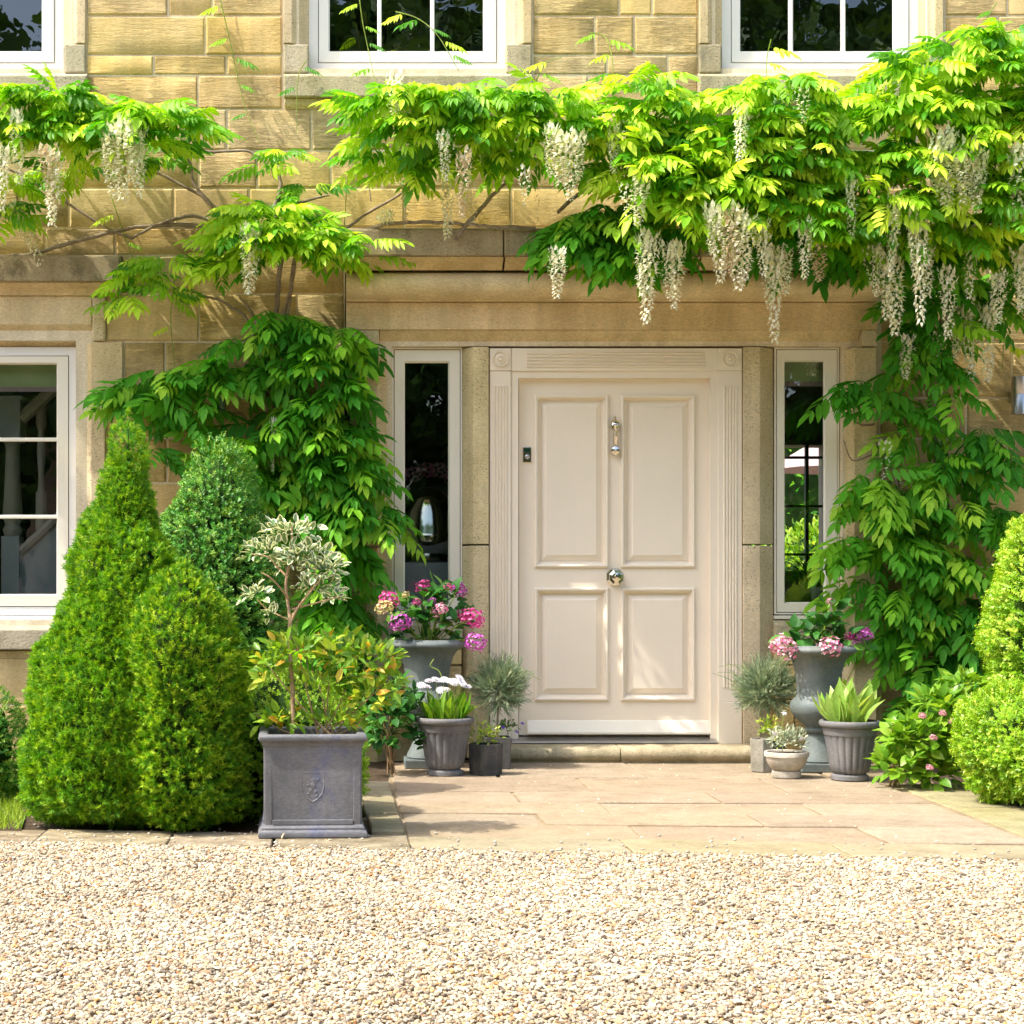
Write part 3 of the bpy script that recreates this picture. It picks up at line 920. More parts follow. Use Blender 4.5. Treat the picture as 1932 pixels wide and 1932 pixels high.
def window(name, u0, u1, v0, v1, gu0, gu1, gv0, gv1, bu, bv, Y, mats=('white', 'sash'), gapoff=14, sill=0, us=None, barmat=None):
    """frame ring, dark gasket, sash ring, glazing bars and panes, all sub-parts"""
    w = MB()
    x0, x1, z0, z1 = hole(u0, u1, v0, v1, Y)
    gx0, gx1, gz0, gz1 = hole(gu0, gu1, gv0, gv1, Y)
    go = gapoff * (D0 + Y) / FPX
    sx0, sx1, sz0, sz1 = x0 + go, x1 - go, z0 + go, z1 - go
    frame = grid_holes(MB(), x0, x1, z0, z1, [(sx0, sx1, sz0, sz1)], Y, Y + .06).build(name, M[mats[0]], house, bev=.002, seg=1)
    grid_holes(MB(), sx0 - .001, sx1 + .001, sz0 - .001, sz1 + .001, [(gx0 - .01, gx1 + .01, gz0 - .01, gz1 + .01)], Y + .014, Y + .05).build('gap_shade', M['gap'], frame)  # dark strip painting the shade in the gap between frame and sash
    g = .0045
    sash = grid_holes(MB(), sx0 + g, sx1 - g, sz0 + g, sz1 - g, [(gx0 - .008, gx1 + .008, gz0 - .008, gz1 + .008)], Y - .004, Y + .045)
    sash.build('sash', M[mats[1]], frame, bev=.003, seg=2)
    ring(MB(), gx0 - .010, gx1 + .010, gz0 - .010, gz1 + .010, [(0, Y + .0), (.010, Y + .018), (.0105, Y + .03)], False).build('glazing_bead', M[mats[1]], frame)
    for b in bu:
        xc = PX(b, Y); MB().box(xc - .012, xc + .012, Y + .004, Y + .03, gz0 - .008, gz1 + .008).build('glazing_bar', barmat or M[mats[1]], frame, bev=.005)
    for b in bv:
        zc = PZ(b, Y); MB().box(gx0 - .008, gx1 + .008, Y + .006, Y + .03, zc - .011, zc + .011).build('glazing_bar', barmat or M[mats[1]], frame, bev=.005)
    xs = [gx0] + [PX(b, Y) for b in bu] + [gx1]
    zs = [gz1] + [PZ(b, Y) for b in bv] + [gz0]
    for i in range(len(xs) - 1):
        for j in range(len(zs) - 1):
            t = random.uniform(-.0015, .0015); t2 = random.uniform(-.0015, .0015)
            mb = MB(); y = Y + .022
            mb.add([(xs[i] - .002, y + t, zs[j + 1] - .002), (xs[i + 1] + .002, y - t, zs[j + 1] - .002), (xs[i + 1] + .002, y - t + t2, zs[j] + .002), (xs[i] - .002, y + t + t2, zs[j] + .002)], [(0, 1, 2, 3)])
            mb.build('pane', M['glass'], frame)
    return frame

# upper windows: stone surround, sill, window
def upper(uj0, uf0, uf1, uj1, g0, g1, bars, first=False, last=False):
    Yf, Yw = -.02, .07
    vt = -430
    for a, b, c in ((uj0, uj0 + 16, uf0), (uj1, uj1 - 16, uf1)):
        for (v0, v1) in ((vt, -190), (-190, 82)):
            jamb(a, b, c, Yf, Yw, v0, v1, M['dressed'])
        # square stop block at the foot of the splay
        s = 1 if c > a else -1
        stonepiece('jamb_foot', MB().box(PX(a, Yf), PX(c - s * 1, Yf + .005), Yf + .001, .10, PZ(137, Yf), PZ(83, Yf)), M['greystone'], .008)
    # sill: weathered slab with a sunk band under it
    x0, x1 = PX(uj0 - (0 if not first else 0), -.07), PX(uj1 + 2, -.07)
    zt, zb = PZ(142, -.07), PZ(182, -.07)
    prof = [(-.07, zb), (-.07, zt), (.08, PZ(135, .08)), (.08, zb)]
    stonepiece('window_sill', MB().prism_x(prof, x0, x1), M['greystone'], .007)
    stonepiece('sill_band', MB().prism_x([(-.035, zb - .002), (-.03, PZ(196, -.03)), (-.004, PZ(206, -.004)), (.03, PZ(206, -.004)), (.03, zb - .002)], x0 + .004, x1 - .004), M['dressed'], .004)
    stonepiece('window_lintel', MB().pbox(uj0 - 20, uj1 + 20, -500, -432, Yf, .2), M['dressed'])
    window('window', uf0, uf1, vt, 136, g0, g1, vt + 40, 95, bars, [-120], Yw, ('white', 'white'), 17)
upper(535, 583, 954, 1003, 622, 912, [716, 816])
upper(1320, 1362, 1732, 1780, 1398, 1686, [1493, 1592])
upper(-392, -345, 120, 161, -305, 78, [-180, -50])

# lower left window
Yw = .06
jl_ = [(645, 751, 231), (751, 960, 198), (960, 1172, 205)]
for (v0, v1, uo) in jl_:
    jamb(uo, 172, 146, -.02, Yw, v0, v1, M['dressed'])
    jamb(-325, -290, -262, -.02, Yw, v0, v1, M['dressed'])
window('window', -59, 146, 655, 1161, -19, 106, 687, 1121, [], [829, 975], Yw, ('white', 'sash'), 16)
window('window', -262, -59.5, 655, 1161, -222, -99, 687, 1121, [], [829, 975], Yw, ('white', 'sash'), 16)
stonepiece('drip_sill', MB().pbox(-262, 146, 1163, 1170, Yw - .03, .09), M['white'], .003)
x0, x1 = PX(-330, -.06), PX(204, -.06)
stonepiece('window_sill', MB().prism_x([(-.06, PZ(1226, -.06)), (-.06, PZ(1188, -.06)), (.06, PZ(1172, .06)), (.06, PZ(1226, -.06))], x0, x1), M['greystone'], .007)
stonepiece('sill_band', MB().prism_x([(-.03, PZ(1228, -.03)), (-.004, PZ(1243, -.004)), (.03, PZ(1243, -.004)), (.03, PZ(1228, -.03))], x0, x1), M['dressed'], .004)
# its lintel and hood
stonepiece('window_lintel', MB().prism_x([(-.03, PZ(558, -.03)), (-.03, PZ(612, -.03)), (.05, PZ(640, .05)), (.10, PZ(655, .06)), (.10, PZ(558, -.03))], PX(-325, 0), PX(173, -.03)), M['fascia'], .006)
stonepiece('lintel_stop', MB().pbox(173.5, 199, 560, 643, -.032, .12), M['dressed'], .012)
def hood_part(name, prof, u0, u1, Yr, mat, bev=.004, smooth=False):
    return MB().prism_x(prof, PX(u0, Yr), PX(u1, Yr)).build(name, mat, house, bev=bev, seg=2, smooth=smooth)
for (a, b) in ((-330, -60), (-59, 225)):
    z0, z1 = PZ(482, -.15), PZ(530, -.15)
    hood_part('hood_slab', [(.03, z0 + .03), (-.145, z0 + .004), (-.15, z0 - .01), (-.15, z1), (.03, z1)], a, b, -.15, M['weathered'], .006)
    hood_part('hood_moulding', [(.03, z1 - .002), (-.11, z1 - .002), (-.10, z1 - .02), (-.07, z1 - .03), (-.05, z1 - .05), (-.045, PZ(557, -.045)), (.03, PZ(557, -.045))], a, b - 8, -.1, M['fascia'], 0)

# --- the door surround
Yp = -.08
# hood slab, two stones wide to the left, more under the creeper
for (a, b) in ((652, 949.5), (951.5, 1318), (1320, 1662)):
    zt, zb = PZ(432, -.30), PZ(482, -.30)
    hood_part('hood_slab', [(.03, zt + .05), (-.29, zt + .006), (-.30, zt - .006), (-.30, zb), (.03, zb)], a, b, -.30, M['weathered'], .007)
    hood_part('hood_cove', [(.03, zb - .001), (-.262, zb - .001), (-.25, zb - .022), (-.21, zb - .035), (-.18, zb - .06), (-.17, PZ(509, -.17)), (.03, PZ(509, -.17))], a + 1, b - 1, -.22, M['fascia'], 0, True)
z0, z1 = PZ(513, -.15), PZ(560, -.19)
pr = [(.03, z0), (-.10, z0)]
for k in range(9):
    t = k / 8
    an = R(70 - 150 * t)
    pr.append((-.12 - .095 * math.cos(an), (z0 + z1) / 2 + (z0 - z1) / 2 * math.sin(an)))
pr += [(-.105, z1 - .002), (-.105, PZ(568, -.105)), (.03, PZ(568, -.115))]
for (a, b) in ((653, 1659),):
    hood_part('roll_moulding', pr, a, b, -.15, M['fascia'], 0, True)
zf0, zf1 = PZ(570.5, Yp), PZ(622, Yp)
stonepiece('lintel_stone', MB().prism_x([(Yp, zf0), (Yp, zf1), (.11, zf1), (.11, zf0)], PX(653, Yp), PX(1656, Yp)), M['fascia'], .005)
zc = PZ(655, .04)
stonepiece('lintel_splay', MB().prism_x([(Yp + .012, zf1 - .0015), (.04, zc), (.12, zc), (.12, zf1 - .0015)], PX(716, Yp), PX(1626, Yp)), M['fascia'], .004)
for (a, b, s) in ((655, 715, 1), (1627, 1655, 1)):
    stonepiece('lintel_shoulder', MB().pbox(a, b, 623, 653, Yp, .2), M['dressed'], .004)
for (v0, v1) in ((655, 1030), (1032, 1442)):
    jamb(690, 712, 739.5, Yp, .05, v0, v1, M['dressed'])
    jamb(1654, 1612, 1584.5, Yp, .05, v0, v1, M['dressed'])
# mullions beside the door
for (v0, v1) in ((655, 1027), (1029, 1442)):
    for s, (a, f0, f1, b) in (('l', (872.5, 893, 922, 923)), ('r', (1458.5, 1434, 1402, 1401))):
        Ym = -.03
        prof = [(PX(a, .05), .05), (PX(f0, Ym), Ym), (PX(f1, Ym), Ym), (PX(b, .0), .02), (PX(b, .0), .15), (PX(a, .05), .15)]
        stonepiece('mullion_stone', MB().prism_z(prof, PZ(v1, Ym) + .002 if v1 < 1400 else 0, PZ(v0, 0) - .002), M['dressed'], .004)
MB().box(PX(651, -.04), PX(660, -.04), -.05, -.012, .02, PZ(505, -.04)).build('downpipe', M['gap'], house, bev=.004)
# sidelights
window('sidelight', 740, 872, 656, 1161, 764, 846, 684, 1137, [], [], .05, ('sash', 'sash'), 3)
window('sidelight', 1461, 1583, 656, 1159, 1482, 1555, 682, 1136, [], [], .05, ('sash', 'sash'), 3)
for (a, b) in ((740, 872), (1461, 1583)):
    stonepiece('sidelight_sill_bar', MB().pbox(a, b, 1161.5, 1168, .03, .06), M['sash'], .002)
    stonepiece('sidelight_sill', MB().prism_x([(-.03, PZ(1206, -.03)), (-.03, PZ(1180, -.03)), (.05, PZ(1169, .05)), (.12, PZ(1169, .05)), (.12, PZ(1206, -.03))], PX(a, .0), PX(b, 0)), M['greystone'], .006)
    for k, (v0, v1) in enumerate(((1207, 1255), (1256, 1320), (1321, 1385), (1386, 1445))):
        um = (a + b) / 2 + (18 if k % 2 else -22)
        for (p, q) in ((a + 1, um - .8), (um + .8, b - 1)):
            stonepiece('apron_stone', MB().pbox(p, q, v0, v1 - 1, -.012 + random.uniform(-.004, .004), .1), M['ashlar'], .008)

# --- the front door
df = empty('door', (0, 0, 0)); df.parent = house
Yd, Ya = .05, -.012
xd0, xd1, zd0, zd1 = PX(979, Yd), PX(1339.5, Yd), PZ(1387, Yd), PZ(714, Yd)
ph = []
for (a, b) in ((1013, 1143), (1176, 1306)):
    for (c, d) in ((750, 1066), (1114, 1317)): ph.append(hole(a, b, c, d, Yd))
grid_holes(MB(), xd0, xd1, zd0, zd1, ph, Yd, Yd + .045).build('door_leaf', M['cream'], df)
for (x0, x1, z0, z1) in ph:
    ring(MB(), x0, x1, z0, z1, [(-.016, Yd - .0002), (-.014, Yd - .014), (-.006, Yd - .019), (.002, Yd - .015), (.005, Yd - .003), (.012, Yd + .006), (.014, Yd + .022), (.026, Yd + .023), (.028, Yd + .018), (.054, Yd + .004), (.056, Yd + .0005)]).build('door_panel', M['cream'], df, smooth=False)
# lining, pilasters, head
ax0, ax1, az0, az1 = PX(964.5, 0), PX(1354.5, 0), PZ(1402, 0), PZ(700.5, 0)
dl = grid_holes(MB(), ax0, ax1, az0, az1, [(PX(978, 0), PX(1341, 0), az0 - 1, PZ(713, 0))], .0, .11)
dl.build('door_lining', M['cream'], df, bev=.002, seg=1)
for (a, b) in ((924, 964), (1355.3, 1400)):
    MB().pbox(a, b, 1325, 1408, Ya - .006, .10).build('pilaster_plinth', M['cream'], df, bev=.003)
    MB().pbox(a, b, 699.5, 1324.5, Ya, .10).build('pilaster', M['cream'], df, bev=.002, seg=1)
    for k in range(5):
        uc = (a + b) / 2 + (k - 2) * 5.6
        zt, zb = PZ(729, Ya), PZ(1297, Ya)
        xc = PX(uc, Ya)
        mb = MB()
        n = 6
        pf = [(xc + .0062 * math.cos(math.pi * i / n), Ya + .002 - .011 * math.sin(math.pi * i / n)) for i in range(n + 1)]
        mb.prism_z(pf, zb, zt).build('reed', M['cream'], df, smooth=True)
    MB().pbox(a, b, 657, 699, Ya - .008, .10).build('corner_block', M['cream'], df, bev=.002, seg=1)
    c = P((a + b) / 2, 677.5, Ya - .008)
    MB().lathe([(.043, -.001), (.046, .007), (.044, .015), (.040, .014), (.037, .003), (.034, .002), (.028, .010), (.018, .013), (.014, .006), (.010, .014), (.004, .019), (.0005, .020)], 36, c, axis='y').build('rosette', M['cream'], df, smooth=True)
MB().pbox(964.5, 1354.8, 657, 700, Ya, .10).build('door_head', M['cream'], df, bev=.002, seg=1)
for k in range(5):
    v = 666.5 + k * 6.3
    zc = PZ(v, Ya)
    n = 6
    pf = [(Ya + .002 - .012 * math.sin(math.pi * i / n), zc + .0066 * math.cos(math.pi * i / n)) for i in range(n + 1)]
    MB().prism_x(pf, PX(994, Ya), PX(1329, Ya)).build('reed', M['cream'], df, smooth=True)
# weather bar and metal sill
xw0, xw1 = PX(994, Yd), PX(1340, Yd)
MB().prism_x([(Yd, PZ(1358, Yd)), (Yd - .012, PZ(1361, Yd)), (Yd - .042, PZ(1381, Yd - .04)), (Yd - .042, PZ(1385, Yd - .04)), (Yd, PZ(1385, Yd - .04))], xw0, xw1).build('weather_bar', M['sash'], df, bev=.002, seg=1)
MB().prism_x([(-.06, .092), (-.06, .100), (.03, .122), (.10, .124), (.10, .092)], PX(966, -.05), PX(1354, -.05)).build('threshold_sill', M['steel'], df, bev=.002, seg=1)
# knocker
def kn(u, v, y=Yd): return P(u, v, y)
kc = kn(1159, 803)
mbk = MB()
mbk.lathe([(.026, 0), (.028, .006), (.018, .012), (.028, .020), (.031, .032), (.024, .044), (.010, .052), (.0005, .054)], 28, kc, axis='y')
mbk.build('knocker_rose', M['chrome'], df, smooth=True)
MB().lathe([(.006, 0), (.013, .004), (.010, .010), (.006, .014), (.0085, .020), (.005, .027), (.0005, .029)], 18, (kc[0], Yd - .022, kc[2] + .024)).build('knocker_finial', M['chrome'], df, smooth=True)
x = kc[0] + .002; zt = kc[2] - .012
MB().lathe([(.0005, 0), (.013, -.004), (.014, -.014), (.008, -.026), (.012, -.032), (.010, -.040), (.018, -.050), (.017, -.064), (.012, -.100), (.011, -.115), (.013, -.128)][::-1], 20, (x, Yd - .032, zt)).build('knocker_arm', M['chrome'], df, smooth=True)
MB().lathe([(.022, 0), (.024, .005), (.016, .010), (.028, .020), (.031, .032), (.024, .046), (.0005, .054)], 28, kn(1159, 851), axis='y').build('knocker_ball', M['chrome'], df, smooth=True)
# eight sided knob
MB().lathe([(.052, -.001), (.055, .004), (.050, .010), (.040, .012), (.030, .014)], 8, kn(1160, 1089), axis='y', rot=R(22.5)).build('knob_plate', M['chrome'], df)
MB().lathe([(.014, .010), (.014, .03), (.032, .036), (.044, .046), (.042, .056), (.028, .064), (.014, .067), (.012, .071), (.0005, .072)], 8, kn(1160, 1089), axis='y', rot=R(22.5)).build('door_knob', M['chrome'], df)
# bell push / latch plate
MB().pbox(986.5, 1002.5, 843, 873, Yd - .010, .010).build('latch_case', M['chrome'], df, bev=.003)
MB().pbox(989, 1000, 846, 853, Yd - .012, .003).build('latch_window', M['lens'], df)
MB().lathe([(.013, 0), (.014, .006), (.009, .010), (.0005, .010)], 20, (kn(994.5, 862)[0], Yd - .010, kn(994.5, 862)[2]), axis='y').build('latch_cylinder', M['steel'], df, smooth=True)

# door step with rounded nosing
Ys = -.25
zt = .088
pf = [(.0, -.02), (.0, zt + .002), (-.03, zt), (Ys + .05, zt - .003)]
for k in range(8):
    a = R(80 - 150 * k / 7)
    pf.append((Ys + .035 - .035 * math.cos(a), .045 + .038 * math.sin(a)))
pf += [(Ys + .03, -.02)]
for (a, b) in ((958, 1171), (1172.5, 1425)):
    MB().prism_x(pf, PX(a, Ys), PX(b, Ys)).build('door_step', M['step'], house, bev=.004, smooth=True)
MB().box(PX(924, -.02), PX(1401, -.02), -.012, .12, .0, .0915).build('threshold_stone', M['step'], house)

# --- shell, roof and rooms behind
shell = MB()
bh = [(2.18, 3.02, 1.12, 2.16), (-3.6, -2.2, 1.0, 2.1)]
shell.box(XL, XL + .3, .30, 4.6, -.1, ZTOP); shell.box(XR - .3, XR, .30, 4.6, -.1, ZTOP)
shell.build('side_wall', M['mortar'], house)
grid_holes(MB(), XL, XR, -.1, ZTOP, bh, 4.3, 4.6).build('back_wall', M['plaster'], house)
MB().box(XL + .3, XR - .3, .301, 4.3, -.1, .08).build('floor', M['rail'], house)
MB().box(XL + .3, XR - .3, .301, 4.3, 2.72, 2.95).build('upper_floor', M['plaster'], house)
MB().box(XL + .3, 1.30, 1.95, 2.05, .08, 2.72).build('added_partition', M['dark'], house)  # near-black wall added to keep the hall dark behind the left sidelight
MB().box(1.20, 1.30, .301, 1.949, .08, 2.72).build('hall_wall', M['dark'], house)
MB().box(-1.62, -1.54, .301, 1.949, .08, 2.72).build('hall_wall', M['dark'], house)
MB().box(XL + .3, XR - .3, 2.2, 2.3, 2.95, ZTOP).build('added_partition', M['dark'], house)
rz, ry = 7.4, 2.3
roof = MB()  # unseen roof, eaves kept short so sun reaches the wall top
for s, y0 in ((1, -.10), (-1, 4.75)):
    roof.add([(XL - .3, y0, ZTOP - .12), (XR + .3, y0, ZTOP - .12), (XR + .3, ry, rz), (XL - .3, ry, rz), (XL - .3, y0, ZTOP), (XR + .3, y0, ZTOP), (XR + .3, ry, rz + .14), (XL - .3, ry, rz + .14)],
             [(0, 1, 2, 3), (4, 5, 6, 7), (0, 1, 5, 4), (1, 2, 6, 5), (2, 3, 7, 6), (3, 0, 4, 7)])
roof.build('roof', M['rooftile'], house)
MB().add([(XL, 0.01, ZTOP), (XL, 4.6, ZTOP), (XL, ry, rz)], [(0, 1, 2)]).add([(XR, 0.01, ZTOP), (XR, 4.6, ZTOP), (XR, ry, rz)], [(0, 1, 2)]).build('gable', M['mortar'], house)
# bars of the far window seen through the right sidelight
bw = empty('back_window', (0, 0, 0)); bw.parent = house
Yb = 4.32
for u in (1523, 1430, 1616): MB().pbox(u - 3, u + 3, 820, 1070, Yb, .04).build('window_bar', M['lead'], bw)
for v in (863, 955, 1046): MB().pbox(1400, 1660, v - 2.4, v + 2.4, Yb - .004, .04).build('window_bar', M['lead'], bw)

# things in the rooms
st = empty('staircase', PX(25, 0.6) and (PX(25, 0.6), 0.6, .08), 'grey staircase with fluted newel post seen through lower left window', 'staircase')
sx, sy, sz = st.location
def Lp(u, v, Y): p = P(u, v, Y); return (p[0] - sx, p[1] - sy, p[2] - sz)
c = Lp(25, 1200, 0.6)
k = (D0 + 0.6) / FPX
def newel(u, vt, vb, w):
    x = Lp(u, 0, 0.6)[0]
    z = lambda v: Lp(u, v, 0.6)[2]
    mb = MB()
    mb.box(x - w * k * 1.15, x + w * k * 1.15, -.09, .09, z(835), z(755)).box(x - w * k * 1.35, x + w * k * 1.35, -.1, .1, z(757), z(750))
    mb.box(x - w * k, x + w * k, -.08, .08, 0, z(1012))
    mb.build('newel_post', M['wood_grey'], st, bev=.004)
    MB().lathe([(w * k * .9, z(1012)), (w * k * 1.1, z(1000)), (w * k * .8, z(990)), (w * k * 1.15, z(975)), (w * k * 1.0, z(940)), (w * k * .75, z(850)), (w * k * .9, z(835))], 24, (x, 0, 0), flute=(z(972), z(850), 10, .12)).build('newel_shaft', M['rail'], st, smooth=True)
newel(24, 750, 1200, 17)
for u in (78, 132, -30):
    x = Lp(u, 0, 0.6)[0]; z = lambda v: Lp(u, v, 0.6)[2]
    MB().lathe([(.035, z(1020)), (.035, z(930)), (.022, z(925)), (.018, z(900)), (.028, z(850)), (.02, z(815)), (.034, z(800)), (.034, z(760))], 16, (x, 0, 0)).build('baluster', M['rail'], st, smooth=True)
a, b = Lp(38, 1046, 0.6), Lp(170, 925, 0.6)
MB().add([(a[0], -.05, a[2]), (b[0], -.05, b[2]), (b[0], -.05, 0), (a[0], -.05, 0), (a[0], .05, a[2]), (b[0], .05, b[2]), (b[0], .05, 0), (a[0], .05, 0)],
         [(0, 1, 2, 3), (4, 5, 6, 7), (0, 1, 5, 4), (1, 2, 6, 5), (2, 3, 7, 6), (3, 0, 4, 7)]).build('stair_panel', M['wood_grey'], st)
for (v0, v1, w) in ((1040, 920, .03), (790, 670, .04)):
    MB().tube([Lp(40, v0, .55), Lp(170, v1, .55)], w, w, 8).build('handrail', M['rail'], st)
def blind(u0, u1, v0, v1, Y, label):
    o = MB().pbox(u0, u1, v0, v1, Y, .006).build('roller_blind', M['blind'], None)
    tag(o, label, 'blind')
    e = MB().pbox(u0, u1, v1 + .3, v1 + 9, Y, .006).build('blind_hem', M['pinkcloth'], o)
blind(-24, 112, 672, 730, .16, 'green roller blind with pale patterned hem behind lower left window')
blind(1476, 1562, 672, 720, .16, 'plain green blind at the top of the right sidelight')
# table with silver tureen inside the left sidelight
Yt = .50
tb = P(805, 1062, Yt)
ht = empty('hall_table', (tb[0], Yt, .08), 'hall table under a grey cloth inside the left sidelight', 'table')
MB().box(-.40, .40, -.20, .30, tb[2] - .08 - .03, tb[2] - .08).build('table_top', M['cloth'], ht, bev=.01)
MB().box(-.41, .41, -.215, -.202, tb[2] - .08 - .55, tb[2] - .085).build('table_cloth_front', M['cloth'], ht, bev=.004)
for sx_ in (-.34, .34):
    for sy_ in (-.18, .22): MB().box(sx_ - .025, sx_ + .025, sy_ - .025, sy_ + .025, 0, tb[2] - .115).build('leg', M['dark'], ht)
tr = empty('domed_tureen', (tb[0], Yt, tb[2]), 'large silver domed tureen on the hall table inside left sidelight', 'tureen')
MB().lathe([(.10, 0), (.12, .01), (.09, .03), (.16, .07), (.21, .13), (.22, .16), (.215, .17)], 36).build('bowl', M['chrome'], tr, smooth=True)
MB().lathe([(.212, .171), (.205, .21), (.19, .30), (.15, .38), (.10, .43), (.04, .452), (.0005, .458)], 36).build('lid', M['chrome'], tr, smooth=True)
for s in (-1, 1):
    MB().tube(catmull([(s * .20, -.03, .10), (s * .27, -.03, .13), (s * .29, -.03, .19), (s * .25, -.03, .20), (s * .21, -.03, .16)]), .012, .012, 8).build('handle', M['dark'], tr, smooth=True)
for i, u in enumerate((775, 792, 812, 834)):
    p = P(u, 892 + random.uniform(-8, 8), Yt + .1)
o = empty('dried_flower_garland', P(805, 905, 0.80), 'row of pale dried flowers behind the tureen in left sidelight', 'flowers')
mt = mop(3, 34)
for i in range(7):
    q = fastmesh('flower_head', mt[0] * .055, mt[1], M['palepink'], rng.random(1).repeat(len(mt[1])), mt[2], o)
    q.location = (-.24 + i * .08, random.uniform(-.03, .03), random.uniform(0, .06))
MB().box(-.35, .35, .02, .10, -1.0, -.03).build('shelf', M['dark'], o)

# wall lights: steel cylinders
def wall_light(u, v0, v1, r, lab):
    zt, zb = PZ(v0, -.1), PZ(v1, -.1)
    x = PX(u, -.1)
    o = empty('wall_light', (x, -.004, (zt + zb) / 2), lab, 'wall light', 'wall lights beside the door')
    h = (zt - zb) / 2
    MB().lathe([(r * .8, -h), (r, -h), (r, -h + .01), (r, h * .05), (r * .985, h * .06), (r, h * .07), (r, h), (r * .8, h), (r * .8, h - .02), (.001, h - .02)], 32, (0, -.10, 0)).build('lamp_body', M['steel'], o, smooth=True)
    MB().box(-.02, .02, -.06, .0, -.03, .03).build('wall_bracket', M['steel'], o, bev=.004)
wall_light(1921, 711, 782, .040, 'brushed steel cylinder wall light at the right edge, clear of leaves')
wall_light(415, 722, 780, .036, 'brushed steel cylinder wall light half hidden by wisteria leaves')
#__PLANTS__
# ------------------------------------------------------------------ wisterias
def U(pts, y=-.06):
    """path from view points to places in front of the wall; a third value gives its distance"""
    return [P(p[0], p[1], -(p[2] if len(p) > 2 else -y)) for p in pts]
def stems(root, specs, name='stem', mat='bark', seg=8):
    L = root.location
    for pts, r0, r1 in specs:
        pp = catmull([Vector(q) - L for q in U(pts)], 6)
        pp = [p + Vector((random.uniform(-1, 1), random.uniform(-1, 1), random.uniform(-1, 1))) * r0 * .22 for p in pp]
        MB().tube(pp, r0, r1, seg, .25).build(name, M[mat], root, smooth=True, angle=80)

def clump_fronds(clumps):
    """clump = (u, v, ru, rv, distance from wall, depth, n, droop, size) -> arrays"""
    Ps, Ds, Us, Ss = [], [], [], []
    for (u, v, ru, rv, y, ry, n, droop, size) in clumps:
        c = np.array(P(u, v + (8 if v < 450 else 0) - (14 if u > 1640 and v < 200 else 0), -y)); k = (D0 - y) / FPX
        ru *= .86; v += random.uniform(-9, 9)
        rad = np.array([max(ru * k - .45 * size, .35 * ru * k), ry, max(rv * k - .30 * size, .4 * rv * k)])
        q = unit_dirs(n * 3)
        q = q[(q[:, 1] < .25)][:n]
        q[:, 2] = np.where(q[:, 2] < -.35, -q[:, 2], q[:, 2])
        m = len(q)
        rr = rng.uniform(.35, 1, (m, 1))
        p = c + q * rad * rr
        p[:, 1] = np.minimum(p[:, 1], -.035)
        d = q.copy()
        d[:, 1] -= .25
        d[:, 2] = d[:, 2] * .35 - droop
        d = nrm(d + rng.normal(scale=.22, size=d.shape))
        d[:, 2] = np.minimum(d[:, 2], np.where(rng.random(len(d)) < .2, .45, .10))
        d[:, 1] = np.where((p[:, 1] > -.15) & (d[:, 1] > -.05), -.08, d[:, 1])
        up = np.tile(np.array([0, -.55, .85]), (m, 1)) + rng.normal(scale=.25, size=(m, 3))
        Ps.append(p); Ds.append(d); Us.append(up); Ss.append(size * rng.uniform(.75, 1.2, m))
    return np.concatenate(Ps), np.concatenate(Ds), np.concatenate(Us), np.concatenate(Ss)
def C(l, y=.35, ry=.25, dens=1.0, droop=.15, size=.25):
    out = []
    for t in l:
        u, v, ru, rv = t[:4]
        yy = t[4] if len(t) > 4 else y
        n = max(4, int(dens * ru * rv / 112))
        out.append((u, v, ru, rv, yy, ry, n, droop, size))
    return out
wl = empty('wisteria', P(512, 1400, -.15)[:2] + (0,), 'wisteria trained on the wall left of the door, white flowers, trunk behind the topiary', 'climbing plant', 'white wisterias on the house front')
wr = empty('wisteria', P(1770, 1380, -.15)[:2] + (0,), 'wisteria right of the door with dense golden green canopy and most white flowers', 'climbing plant', 'white wisterias on the house front')

